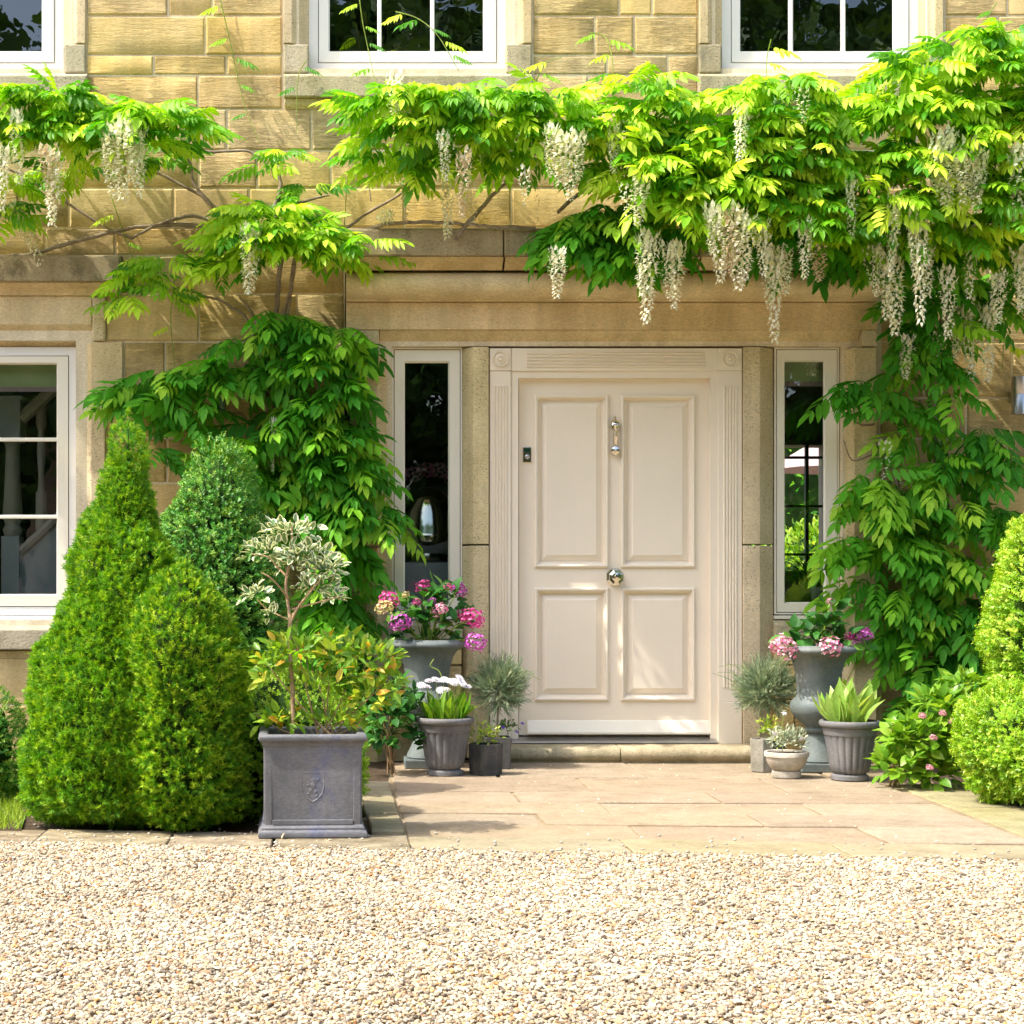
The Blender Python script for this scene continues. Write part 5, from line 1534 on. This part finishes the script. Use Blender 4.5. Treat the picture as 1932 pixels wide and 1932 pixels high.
for pts, r_ in (([(545, 1180), (540, 1140, .02), (536, 1100, .02), (543, 1060, .02), (548, 1010, .0), (545, 990)], .008), ([(545, 1175), (560, 1145, -.02), (580, 1120, -.03), (600, 1095, -.04)], .006), ([(545, 1165), (575, 1125, .04), (590, 1090, .05), (585, 1050, .05)], .005),
                ([(541, 1130), (525, 1108, -.03), (508, 1090, -.05), (490, 1080, -.05)], .005), ([(543, 1170), (520, 1160, .02), (500, 1150, .03), (480, 1130, .03)], .004), ([(540, 1090), (520, 1070, .03), (500, 1050, .04), (470, 1045, .05)], .005), ([(548, 1150), (620, 1130, -.05), (640, 1125, -.06)], .004)):
    MB().tube(catmull([hp(*p) for p in pts], 4), r_, r_ * .5, 6, .15).build('branch', M['twig'], holly, smooth=True, angle=80)
for i, (u, v, ru, rv, dy, n) in enumerate(((545, 1005, 62, 22, 0, 60), (500, 1045, 50, 22, -.03, 42), (570, 1050, 60, 26, .0, 60), (610, 1080, 45, 28, -.02, 44), (590, 1110, 50, 22, .04, 36), (480, 1125, 28, 18, -.02, 16), (630, 1130, 26, 14, -.04, 14), (505, 1160, 22, 14, .02, 8), (550, 1070, 40, 24, .06, 26))):
    c = hp(u, v, dy)
    leafball(holly, c, (ru * k, .10, rv * k), int(n * 1.6), .042, HOLLY, M['holly'], n_ind=int(n * .85), out=.9, rise=.1, shell=.2, flat=.45, zmin=-9)
pshrub = empty('pot_shrub', (hx + .03, hy, H), 'leggy green and yellow leaved shrub spreading under the holly in the planter', 'shrub')
def sp(u, v): return ((u - 586) * (dp + pw) / FPX - .03, 0, CZ - (v - VV) * (dp + pw) / FPX - H)
for (u, v, ru, rv, n) in ((560, 1235, 85, 40, 85), (510, 1270, 40, 40, 40), (640, 1240, 60, 45, 50), (700, 1260, 55, 50, 60), (690, 1320, 60, 45, 70), (600, 1300, 60, 40, 40), (530, 1360, 60, 22, 40), (630, 1365, 60, 22, 40), (735, 1290, 30, 50, 24)):
    leafball(pshrub, sp(u, v), (ru * k, .13, rv * k), int(n * 1.7), .056, OVAL, M['shrub'], n_ind=min(n, 33), out=.8, rise=.25, shell=.3, flat=.4, zmin=-.05)
for e in ((500, 1250), (560, 1220), (620, 1230), (690, 1250), (730, 1280), (600, 1290), (650, 1300), (540, 1300), (480, 1350), (700, 1340)):
    q = Vector(sp(*e)); q.y = random.uniform(-.08, .08)
    b0 = Vector((random.uniform(-.05, .08), random.uniform(-.05, .05), -.03))
    MB().tube(catmull([b0, b0.lerp(q, .5) + Vector((0, 0, -.02)), q], 5), .005, .002, 5).build('stem', M['twig'], pshrub, smooth=True, angle=80)
# shrub growing in the bed between planter and urn
gx, gy, gd = gpos(738, 1470)
gs = empty('garden_shrub', (gx, gy + .22, 0), 'broad leaved dark green shrub in the bed between planter and left urn', 'shrub')
leafball(gs, (0.02, 0, .25), (.17, .16, .27), 300, .065, BROAD, M['hydleaf'], n_ind=170, out=.7, rise=.2, shell=.35)
twigs(gs, (0, .03, 0), (0, .03, .24), (.10, .06, .16), 7, .005, .003)

# --- urns
def urn(u, v, lab, k_=1.0):
    x, y, d = gpos(u, v)
    s = d / FPX * k_
    yc = y + 44 * s
    o = empty('garden_urn', (x, yc, 0.002), lab, 'urn', 'grey garden urns beside the door')
    q = 44 * s
    Hh = (v - 1217) * s
    zf = lambda vv: (v - vv) * s
    MB().box(-q, q, -q, q, 0, zf(v - 17)).build('plinth', M['urn'], o, bev=.006)
    pr = [(38 * s, zf(v - 17)), (40 * s, zf(v - 20)), (38 * s, zf(v - 26)), (30 * s, zf(v - 42)), (23 * s, zf(v - 60)), (20 * s, zf(v - 72)), (27 * s, zf(v - 76)), (28 * s, zf(v - 80)), (24 * s, zf(v - 84)), (26 * s, zf(v - 88)),
          (40 * s, zf(v - 98)), (51 * s, zf(v - 112)), (55 * s, zf(v - 124)), (52 * s, zf(v - 134)), (43 * s, zf(v - 143)), (41 * s, zf(v - 148))]
    MB().lathe(pr, 48).build('urn_foot', M['urn'], o, smooth=True, angle=50)
    pr = [(41 * s, zf(v - 147.8)), (41 * s, zf(v - 165)), (44 * s, zf(v - 190)), (50 * s, zf(v - 212)), (59 * s, zf(v - 224)), (68 * s, zf(v - 228)), (72 * s, zf(v - 231)), (73 * s, zf(v - 235)), (70 * s, zf(v - 239)), (64 * s, zf(v - 243)), (58 * s, zf(v - 243.5)), (54 * s, zf(v - 238)), (50 * s, zf(v - 225))]
    MB().lathe(pr, 56).build('urn_bowl', M['urn'], o, smooth=True, angle=60)
    MB().lathe([(53 * s, zf(v - 232)), (.002, zf(v - 236))], 24).build('soil', M['soil'], o)
    return o, s, zf(v - 240)
uL, sL, hL = urn(808, 1452, 'tall grey urn left of the door holding magenta hydrangeas')
uR, sR, hR = urn(1556, 1459, 'tall grey urn right of the door holding pale pink hydrangeas', .985)
def hydrangea(urn_o, s, h, lab, flowers, leaves, u0):
    o = empty('hydrangea', (urn_o.location.x, urn_o.location.y, h), lab, 'hydrangea', 'potted hydrangeas in urns')
    D = D0 + urn_o.location.y
    def q(u, v, dy=0): return ((u - u0) * D / FPX, dy, CZ - (v - VV) * D / FPX - h)
    for (u, v, r_, mk, dy) in flowers:
        p = q(u, v, dy)
        f = flower(o, random.choice(MOPS), M[mk], p, r_ * s)
        e = Vector(p); b = Vector((e.x * .15, e.y * .2, -.02))
        MB().tube(catmull([b, b.lerp(e, .55) + Vector((0, 0, .02)), e * .98], 4), .004, .003, 5).build('stem', M['shoot'], o, smooth=True, angle=80)
    for (u, v, ru, rv, n, dy) in leaves:
        leafball(o, q(u, v, dy), (ru * s, .11, rv * s), n, .085, BROAD, M['hydleaf'], n_ind=n, out=.9, rise=.05, shell=.3, flat=.35, zmin=-.05)
    return o
hydrangea(uL, sL, hL, 'potted hydrangea with magenta, mauve and one lime flower head in the left urn',
          [(735, 1131, 19, 'pink', -.06), (727, 1146, 17, 'limepink', -.12), (756, 1173, 21, 'purple', -.16), (801, 1108, 15, 'pink', .05), (768, 1123, 8, 'limepink', 0), (787, 1136, 9, 'pink', -.08), (816, 1134, 8, 'purple', -.08),
           (829, 1150, 15, 'palepink', -.14), (868, 1113, 17, 'purple', .03), (846, 1108, 9, 'pink', -.02), (893, 1166, 22, 'pink', -.08), (876, 1160, 13, 'pink', -.02), (896, 1210, 20, 'purple', -.12)],
          [(760, 1155, 45, 26, 20, -.02), (810, 1140, 45, 24, 24, 0), (850, 1135, 40, 26, 24, 0.02), (800, 1180, 62, 28, 46, -.04), (860, 1185, 40, 26, 22, -.02), (745, 1190, 25, 18, 8, -.08), (835, 1112, 18, 14, 6, 0), (800, 1205, 60, 12, 24, -.02)], 808)
hydrangea(uR, sR, hR, 'potted hydrangea with three large pale pink heads and dark leaves in the right urn',
          [(1480, 1219, 25, 'palepink', -.12), (1561, 1219, 23, 'palepink', -.17), (1632, 1199, 20, 'purple', -.05), (1610, 1201, 10, 'pink', -.05), (1580, 1135, 9, 'palepink', 0)],
          [(1520, 1200, 40, 20, 26, 0), (1560, 1190, 44, 24, 34, 0), (1572, 1155, 26, 24, 16, 0), (1600, 1205, 36, 18, 20, -.02), (1550, 1215, 55, 10, 24, 0), (1635, 1222, 22, 10, 6, -.04)], 1556)

# --- fluted pots
def fluted(u, v, rw, vt, lab, group):
    x, y, d = gpos(u, v)
    s = d / FPX
    o = empty('fluted_pot', (x, y + 30 * s, .002), lab, 'plant pot', group)
    Hh = (v - vt) * s
    w = rw * s
    ft = 12 * s
    MB().lathe([(w * .58, 0), (w * .62, .004), (w * .62, ft * .7), (w * .52, ft)], 40).build('pot_foot', M['pot_grey'], o, smooth=True, angle=50)
    pr = [(w * .50, ft), (w * .60, ft + .012), (w * .66, Hh * .22), (w * .72, Hh * .4), (w * .78, Hh * .6), (w * .83, Hh * .74), (w * .85, Hh * .76), (w * .87, Hh * .82), (w * .90, Hh * .88)]
    pr2 = []
    for i in range(len(pr) - 1):
        for j in range(3):
            t = j / 3; pr2.append((pr[i][0] * (1 - t) + pr[i + 1][0] * t, pr[i][1] * (1 - t) + pr[i + 1][1] * t))
    pr2.append(pr[-1])
    MB().lathe(pr2, 120, flute=(ft + .004, Hh * .75, 20, .055)).build('pot_wall', M['pot_grey'], o, smooth=True, angle=60)
    MB().lathe([(w * .88, Hh * .88), (w * .97, Hh * .90), (w * 1.0, Hh * .93), (w * 1.0, Hh * .97), (w * .96, Hh), (w * .88, Hh), (w * .86, Hh * .96), (w * .84, Hh * .85)], 56).build('pot_rim', M['pot_grey'], o, smooth=True, angle=60)
    MB().lathe([(w * .86, Hh * .92), (.002, Hh * .94)], 24).build('soil', M['soil'], o)
    return o, s, Hh
pL, s1, h1 = fluted(841, 1466, 56, 1356, 'fluted grey pot of white daisies in front of the left urn', 'fluted grey pots')
pR, s2, h2 = fluted(1612, 1475, 57, 1362, 'fluted grey pot of broad tulip leaves in front of the right urn', 'fluted grey pots')
dz = empty('potted_daisies', (pL.location.x, pL.location.y, h1 - .015), 'clump of strap leaves and white double daisies in the left fluted pot', 'daisies')
n = 70
a = rng.random(n) * 6.28; rr = np.sqrt(rng.random(n)) * 34 * s1
pos = np.stack([rr * np.cos(a), rr * np.sin(a), np.zeros(n)], 1)
d = np.stack([np.cos(a) * rr * 5, np.sin(a) * rr * 5, np.ones(n)], 1) + rng.normal(scale=.12, size=(n, 3))
put_leaves(dz, STRAP + WIDESTRAP[:1], pos, d, np.cross(d, rng.normal(size=(n, 3))), rng.uniform(.08, .165, n), M['strap'], 'leaf', 70)
def small_bloom(root, loc, r_, mat, n=14, name='flower'):
    pt = leaf_t(.5, .05, .05)
    pt = (pt[0][[0, 1, 2, 3, 7]], np.array([(0, 2, 1), (0, 3, 2), (1, 2, 4), (2, 3, 4)]), pt[2][[0, 1, 2, 3, 7]])
    parts = []
    for lay in range(3):
        for i in range(n):
            a = 6.283 * i / n + lay * .2
            parts.append(tmove(pt, (math.cos(a), math.sin(a), .12 + lay * .35), (0, 0, 1), (0, 0, .02 * lay), 1 - lay * .25))
    t = tjoin(parts)
    o = fastmesh(name, t[0] * r_, t[1], mat, rng.random(len(t[1])), t[2], root)
    o.location = loc
    o.rotation_euler = (random.uniform(.25, .8), random.uniform(-.3, .3), random.uniform(0, .5))
    return o
Dq = D0 + pL.location.y
for (u, v) in ((796, 1293), (812, 1286), (806, 1295), (838, 1282), (824, 1283), (833, 1302), (843, 1303), (858, 1287), (870, 1285), (876, 1292), (864, 1293), (883, 1296), (850, 1286), (868, 1279)):
    p = Vector(((u - 841) * Dq / FPX, random.uniform(-.05, .05), CZ - (v - VV) * Dq / FPX - dz.location.z))
    small_bloom(dz, p, .030, M['daisy'])
    MB().tube([(p.x * .5, p.y * .5, 0), (p.x * .8, p.y * .8, p.z * .6), p], .0022, .0018, 5).build('stem', M['shoot'], dz)
for pts in ([(720 + 10, 1307), (765, 1310), (795, 1322), (812, 1350)], [(820, 1243), (813, 1256), (829, 1265), (836, 1280)], [(902, 1365), (898, 1345), (892, 1330), (880, 1330)]):
    pp = [((u - 841) * Dq / FPX, -.02, CZ - (v - VV) * Dq / FPX - dz.location.z) for u, v in pts]
    MB().tube(catmull(pp, 6), .0025, .003, 5).build('bent_stalk', M['shoot'], dz, smooth=True)
tl = empty('tulip_leaves', (pR.location.x, pR.location.y, h2 - .015), 'broad pointed pale green tulip leaves in the right fluted pot', 'tulip leaves')
n = 36
a = rng.random(n) * 6.28; rr = np.sqrt(rng.random(n)) * 36 * s2
pos = np.stack([rr * np.cos(a), rr * np.sin(a), np.zeros(n)], 1)
d = np.stack([np.cos(a) * rr * 6, np.sin(a) * rr * 5, np.ones(n)], 1) + rng.normal(scale=.15, size=(n, 3))
put_leaves(tl, WIDESTRAP, pos, d, np.cross(d, rng.normal(size=(n, 3))), rng.uniform(.13, .25, n), M['hosta'], 'leaf', 36)
for (u, v) in ((1620, 1288), (1557, 1312), (1587, 1325)):
    p = Vector(((u - 1612) * (D0 + pR.location.y) / FPX, 0, CZ - (v - VV) * (D0 + pR.location.y) / FPX - tl.location.z - .02))
    MB().tube(catmull([(p.x * .3, 0, 0), (p.x * .8, .01, p.z * .5), p], 4), .003, .002, 5).build('seed_stalk', M['shoot'], tl, smooth=True)

# --- small pots
def hexpot(u0, u1, v, vt, nseg, mat, lab, rot, group=None, name='hexagonal_pot'):
    x, y, d = gpos((u0 + u1) / 2, v)
    s = d / FPX
    r_ = (u1 - u0) / 2 * s * (1.0 if nseg == 6 else 1.12)
    H_ = (v - vt) * s
    o = empty(name, (x, y + r_ * .9, .002), lab, 'plant pot', group)
    MB().lathe([(r_ * .95, 0), (r_ * 1.0, H_), (r_ * .9, H_), (r_ * .86, H_ * .8)], nseg, rot=rot).build('pot_wall', mat, o, bev=.003)
    MB().lathe([(r_ * .92, H_ * .9), (.002, H_ * .92)], nseg, rot=rot).build('soil', M['soil'], o)
    return o, s, H_
hx1, sh1, hh1 = hexpot(885, 953, 1465, 1406, 6, M['darkpot'], 'dark hexagonal cement pot left of the step, golden foliage', R(10), 'small dark pots')
hx2, sh2, hh2 = hexpot(908, 972, 1453, 1393, 4, M['darkpot'], 'dark square pot behind the hexagonal one, against the step', R(45), 'small dark pots', 'square_pot')
hx3, sh3, hh3 = hexpot(1419, 1464, 1458, 1396, 6, M['greypot'], 'mottled grey tall hexagonal pot at the right end of the step', R(25), 'small grey pots')
hx4, sh4, hh4 = hexpot(1444, 1488, 1450, 1402, 6, M['darkpot'], 'dark pot half hidden behind the pale bowl at right', R(0), 'small grey pots')
f1 = empty('golden_foliage_plant', (hx1.location.x, hx1.location.y, hh1), 'low golden green foliage filling the dark hexagonal pot', 'foliage plant')
leafball(f1, (0, 0, .03), (32 * sh1, .07, 30 * sh1), 170, .022, OVAL, M['gold'], n_ind=60, shell=.3)
f3 = empty('golden_foliage_plant', (hx3.location.x + .03, hx3.location.y, hh3), 'small golden leaved plant trailing from the grey pot right of the step', 'foliage plant')
leafball(f3, (0.01, 0, .045), (24 * sh3, .05, 28 * sh3), 130, .022, OVAL, M['gold'], n_ind=60, shell=.2)
leafball(f3, (.045, -.05, -.02), (.02, .02, .05), 24, .02, OVAL, M['gold'], n_ind=10, shell=.2, rise=-.5, zmin=-.1)
f2 = empty('viola_plant', (hx2.location.x + .03, hx2.location.y, hh2), 'violas with small purple flowers in the pot against the step', 'violas')
leafball(f2, (0.02, 0, .04), (.10, .06, .06), 90, .024, OVAL, M['viola'], n_ind=30, shell=.1)
for (dx, z) in ((-.0, .055), (.105, .075), (.075, .03)):
    small_bloom(f2, (dx, -.04, z), .016, M['violet'], 5)
# bowl
bx, by, bd = gpos(1489, 1469)
sb = bd / FPX
bowl = empty('bowl_pot', (bx, by + 20 * sb, .002), 'pale shallow bowl pot with silver plant, between the grey pot and fluted pot', 'plant pot')
MB().lathe([(27 * sb, 0), (28 * sb, 3 * sb), (27 * sb, 12 * sb), (24 * sb, 13 * sb)], 40).build('pot_foot', M['palepot'], bowl, smooth=True, angle=50)
MB().lathe([(24 * sb, 13 * sb), (30 * sb, 18 * sb), (36 * sb, 27 * sb), (39 * sb, 37 * sb), (39.5 * sb, 39 * sb), (41.5 * sb, 39.5 * sb), (42 * sb, 47 * sb), (40.5 * sb, 49 * sb), (37 * sb, 48 * sb), (35 * sb, 42 * sb)], 48).build('bowl_wall', M['palepot'], bowl, smooth=True, angle=50)
MB().lathe([(36.5 * sb, 45 * sb), (.002, 47 * sb)], 24).build('soil', M['soil'], bowl)
sv = empty('silver_leaved_plant', (bowl.location.x, bowl.location.y, 47 * sb), 'silvery bushy plant with two white flowers in the pale bowl', 'bedding plant')
leafball(sv, (0.005, 0, 22 * sb), (40 * sb, .08, 30 * sb), 520, .024, STRAP + OVAL, M['silver'], n_ind=60, shell=.15, out=.5, rise=.6, flat=.6)
for (dx, z, r_, m_) in ((-26, 37, .021, 'daisy'), (24, 28, .018, 'daisy')):
    b = small_bloom(sv, (dx * sb, -.05, z * sb), r_, M[m_], 7); b.rotation_euler = (-1.0, .2, .3)
MB().tube([(-.02, 0, 0), (-.03, -.02, .12), (-.02, -.03, .20)], .002, .0015, 5).build('stem', M['shoot'], sv)
b = small_bloom(sv, (-.02, -.03, .205), .018, M['daisy'], 5)

# lavender standards
def lavender(x, y, z0, uc, vc, ru, rv, vstem, lab, n=650, loose=()):
    o = empty('lavender_standard', (x, y, z0), lab, 'lavender', 'lavender standards beside the door')
    D = D0 + y
    s = D / FPX
    c = ((uc - UV) * s + CX - x, 0, CZ - (vc - VV) * s - z0)
    MB().tube(catmull([(0, 0, -.05), (c[0] * .4, .004, c[2] * .4), (c[0], 0, c[2])], 6), .007, .005, 7, .2).build('trunk', M['bark'], o, smooth=True, angle=80)
    q = unit_dirs(n)
    rr = rng.uniform(.15, .85, (n, 1))
    rad = np.array([ru * s, ru * s * .85, rv * s])
    p = np.array(c) + q * rad * rr
    d = nrm(q + np.array([0, 0, .55]) + rng.normal(scale=.3, size=q.shape))
    tm = []
    for sd in range(3):
        r = random.Random(sd)
        L = leaf_t(.11, .02, .15); L = (L[0][[0, 1, 3, 7]], np.array([(0, 2, 3), (0, 3, 1)]), L[2][[0, 1, 3, 7]])
        parts = [stick((0, 0, 0), (1, 0, 0), .012)]
        for i in range(7):
            t = .1 + .85 * i / 6; a0 = r.uniform(0, 6)
            for k2 in range(2):
                a = a0 + 3.14 * k2
                parts.append(tmove(L, (1.1, math.cos(a) * .6, math.sin(a) * .6), (math.cos(a), .2, math.sin(a)), (t, 0, 0), .38))
        tm.append(tjoin(parts))
    put_leaves(o, tm, p, d, rng.normal(size=(n, 3)), rng.uniform(.05, .10, n), M['lav'], 'sprig', 90)
    for i in range(16):
        a = random.uniform(0, 6.28); L_ = random.uniform(.10, .2)
        b = Vector(c) + Vector((math.cos(a) * ru * s * .7, math.sin(a) * .03, random.uniform(-.3, .8) * rv * s))
        e = b + Vector((math.cos(a) * L_, -.02, random.uniform(-.05, .12)))
        MB().tube(catmull([b, b.lerp(e, .5) + Vector((0, 0, .02)), e], 4), .0016, .001, 4).build('flower_stalk', M['shoot'], o)
    return o
lavender(hx2.location.x, hx2.location.y, hh2, 942, 1296, 46, 44, 1385, 'grey green lavender ball on a thin stem left of the door')
lavender(hx4.location.x - .01, hx4.location.y, hh4, 1446, 1300, 50, 46, 1390, 'sunlit silvery lavender ball right of the door', 800)

# --- hydrangea shrub at the foot of the right wisteria
qx, qy, qd = gpos(1725, 1498)
hs = empty('hydrangea_shrub', (qx, qy + .28, 0), 'leafy green shrub with pink buds between fluted pot and golden box', 'shrub')
s = (D0 + qy + .28) / FPX
for (u, v, ru, rv, n) in ((1700, 1450, 45, 35, 60), (1740, 1400, 60, 50, 100), (1780, 1350, 60, 50, 90), (1820, 1300, 40, 30, 45), (1760, 1460, 50, 35, 60), (1830, 1400, 40, 60, 50), (1700, 1400, 30, 30, 25)):
    c = (CX + (u - UV) * s - hs.location.x, 0, CZ - (v - VV) * s)
    leafball(hs, c, (ru * s, .15, rv * s), int(n * 1.9), .078, BROAD, M['hydshrub'], n_ind=min(n, 42), out=.8, rise=.15, shell=.4, flat=.3)
twigs(hs, (0, .05, 0), (0.08, .05, .24), (.12, .05, .2), 8, .005, .003)
for (u, v) in ((1715, 1345), (1752, 1340), (1770, 1355), (1728, 1440), (1735, 1385)):
    flower(hs, MOPS[0], M['palepink'], (CX + (u - UV) * s - hs.location.x, -.2, CZ - (v - VV) * s), .018, 'flower_bud')

# stray bits on the gravel and along its edge
n = 130
xx = rng.uniform(-3.2, 2.2, n); yy = -3.75 - rng.random(n) ** 2.2 * 2.4
V, F, rn, rim = merge([leaf_t(.5, .15, .3)], np.zeros(n, int), frames(rng.normal(size=(n, 3)) * (1, 1, .3), np.tile([0, 0, 1.], (n, 1))), np.stack([xx, yy, np.full(n, ZG + .028)], 1), rng.uniform(.008, .022, n))
tag(fastmesh('dry_leaves', V, F, M['bfl'], rn, rim, None, 'stuff'), 'few dry leaves and bits strewn on the pebble drive', 'dry leaves')
vv_, ff_, rr_ = [], [], []
mbp = MB()
for i in range(150):
    u = random.uniform(-50, 1950)
    y_ = random.random() ** 2.5
    a_ = kp(u, False)
    bm_ = bmesh.new(); bmesh.ops.create_icosphere(bm_, subdivisions=1, radius=random.uniform(.004, .008))
    sc_ = (random.uniform(.8, 1.6), random.uniform(.7, 1.2), random.uniform(.45, .8))
    mbp.add([(q.co.x * sc_[0] + a_[0], q.co.y * sc_[1] + a_[1] + .004 + y_ * .45, q.co.z * sc_[2] + .004) for q in bm_.verts], [tuple(w.index for w in f.verts) for f in bm_.faces])
    bm_.free()
tag(mbp.build('loose_pebbles', M['palepot'], None, smooth=True, angle=80), 'loose pebbles kicked up onto the kerb stones', 'pebbles', kind='stuff')
# petals blown on the flags
pt = leaf_t(.8, .15, .3)
n = 90
pu, pv = rng.uniform(960, 1720, n), 1442 + 140 * rng.random(n) ** 1.7
dd = FPX * CZ / (pv - VV)
pos = np.stack([CX + (pu - UV) * dd / FPX, dd - D0, np.full(n, .006)], 1)
V, F, rn, rim = merge([pt], np.zeros(n, int), frames(rng.normal(size=(n, 3)) * (1, 1, .2), np.tile([0, 0, 1.], (n, 1))), pos, rng.uniform(.006, .014, n))
tag(fastmesh('fallen_petals', V, F, M['wfl'], rn, rim, None, 'stuff'), 'white fallen petals scattered over the paving by the step', 'petals')
n = 260
pu, pv = rng.uniform(640, 1000, n), rng.uniform(1455, 1600, n)
edge_ = (pv > 1455)
dd = FPX * CZ / (pv - VV)
pos = np.stack([CX + (rng.uniform(60, 700, n) - UV) * dd / FPX, dd - D0, np.full(n, .004)], 1)
V, F, rn, rim = merge([leaf_t(.5, .1, .3)], np.zeros(n, int), frames(rng.normal(size=(n, 3)) * (1, 1, .2), np.tile([0, 0, 1.], (n, 1))), pos, rng.uniform(.012, .03, n))
tag(fastmesh('leaf_litter', V, F, M['bfl'], rn, rim, None, 'stuff'), 'dry brown leaf litter under the spruces and planter', 'leaf litter')

# ------------------------------------------------------------------ garden behind the house, seen through the sidelight
def far_bush(x, y, z, r_, n, mat, lab, cat='shrub', grp=None):
    o = empty('garden_bush', (x, y, ZG), lab, cat, grp)
    leafball(o, (0, 0, z - ZG), (r_, r_, (z - ZG)), n, .09, OVAL, mat, n_ind=0, shell=.6, out=.6, rise=.4, flat=.5)
    MB().lathe([(.02, 0), (r_ * .7, .2), (r_ * .7, (z - ZG) * 1.2), (r_ * .4, (z - ZG) * 1.7), (.01, (z - ZG) * 1.85)], 12).build('dark_core', M['sprucecore'], o, smooth=True)
    MB().tube([(0, 0, 0), (0, 0, z)], .04, .02, 6).build('trunk', M['bark'], o)
far_bush(3.1, 8.2, .62, .62, 1500, M['boxy'], 'golden bush in the back garden, left pane of right sidelight')
far_bush(4.2, 8.8, .85, .8, 1800, M['boxy'], 'larger golden bush in the back garden behind the sidelight')
far_bush(2.2, 10.5, .9, .9, 1600, M['wist'], 'green bush further back in the rear garden')
far_bush(4.0, 12.5, 2.6, 2.4, 7000, M['wistd'], 'tall dark green bush closing the rear garden')
far_bush(1.2, 13.5, 1.6, 1.6, 2400, M['wistd'], 'wide dark bush at the back of the rear garden')
px = CX + (1570 - UV) * (D0 + 6.4) / FPX
par = empty('parasol', (px, 6.4, ZG), 'pale pink parasol in the back garden seen through the right sidelight', 'parasol')
zt = CZ - (812 - VV) * (D0 + 6.4) / FPX; zb = CZ - (886 - VV) * (D0 + 6.4) / FPX
vs = [(0, 0, zt - ZG)]; fs = []
for i in range(8):
    a = math.pi * 2 * i / 8
    vs.append((.62 * math.cos(a), .62 * math.sin(a), zb - ZG))
    fs.append((0, 1 + i, 1 + (i + 1) % 8))
cn = MB().add(vs, fs).build('canopy', M['pinkcloth'], par)
sd_ = cn.modifiers.new('cloth', 'SOLIDIFY'); sd_.thickness = .006
MB().tube([(0, 0, 0), (0, 0, zt - ZG)], .02, .02, 8).build('pole', M['rail'], par)
# vase plants on the sill inside the right sidelight
x_ = P(1540, 1125, .25)
vp = empty('potted_fern', (x_[0], .25, PZ(1136, .25)), 'green houseplant in a white pot inside the right sidelight', 'house plant')
MB().lathe([(.03, -.02), (.04, .09), (.035, .09), (.03, .0)], 20).build('pot_wall', M['white'], vp, smooth=True)
leafball(vp, (-.06, 0, .14), (.10, .05, .10), 60, .06, STRAP + OVAL, M['wistd'], n_ind=40, shell=.1)
MB().box(PX(1465, .25), PX(1600, .25), .16, .34, PZ(1150, .25), PZ(1140, .25)).build('window_shelf', M['sash'], house, bev=.003)

# trees across the drive, mirrored in the windows
def tree(x, y, h, r_, lab, seed):
    o = empty('woodland_tree', (x, y, ZG), lab, 'tree', 'tall trees across the drive behind the viewer')
    MB().tube(catmull([(0, 0, 0), (.2, .1, h * .35), (-.1, 0, h * .75)], 6), .32, .12, 9, .1).build('trunk', M['bark'], o, smooth=True, angle=80)
    n = 2600
    cl = unit_dirs(34) * np.array([r_, r_, h * .33]) * rng.uniform(.45, 1, (34, 1)) + np.array([0, 0, h * .62])
    for c in cl[:6]:
        MB().tube([(0, 0, h * .4), tuple(c)], .09, .03, 6).build('limb', M['bark'], o)
    ii = rng.integers(0, 34, n)
    p = cl[ii] + rng.normal(size=(n, 3)) * r_ * .20
    p[:, 2] = np.maximum(p[:, 2], h * .12)
    V, F, rn, rim = merge(OVAL, rng.integers(0, 2, n), frames(rng.normal(size=(n, 3)), rng.normal(size=(n, 3))), p, rng.uniform(.35, .75, n))
    fastmesh('crown', V, F, M['treeleaf'], rn, rim, o, 'stuff')
n = 26000  # leaf mass added to darken the window reflections, height limited to keep skylight
wx = rng.uniform(-50, 50, n)
pos = np.stack([wx, rng.uniform(-42, -37, n), rng.random(n) ** 1.1 * np.where(wx < -7.5, 15.5 + 3 * np.sin(wx * 1.9), 18.5 + 1.5 * np.sin(wx * 1.3))], 1)
V, F, rn, rim = merge(OVAL, rng.integers(0, 2, n), frames(rng.normal(size=(n, 3)), rng.normal(size=(n, 3))), pos, rng.uniform(.8, 1.8, n))
tag(fastmesh('added_woodland', V, F, M['treeleaf'], rn, rim, None, 'stuff'), 'dense dark woodland mass put in beyond the drive to darken window reflections', 'added_woodland')
LT = ['tall dark tree mirrored in the upper left window', 'broad tree mirrored in the upper middle window', 'thin crowned tree mirrored in the right hand panes', 'largest tree across the drive', 'tree facing the front door', 'tree across the drive at the right', 'outermost tree on the left across the drive', 'outermost tree on the right across the drive']
for i, (x, y, h, r_) in enumerate(((-15, -33, 13, 4.0), (-8.5, -31, 13, 4.0), (-2.5, -34, 17, 4.6), (3.5, -32, 16, 4.5), (9.5, -34, 17, 4.8), (16, -32, 17, 4.6), (-21, -34, 16, 4.5), (22, -35, 17, 5))):
    tree(x, y, h, r_, LT[i], i)
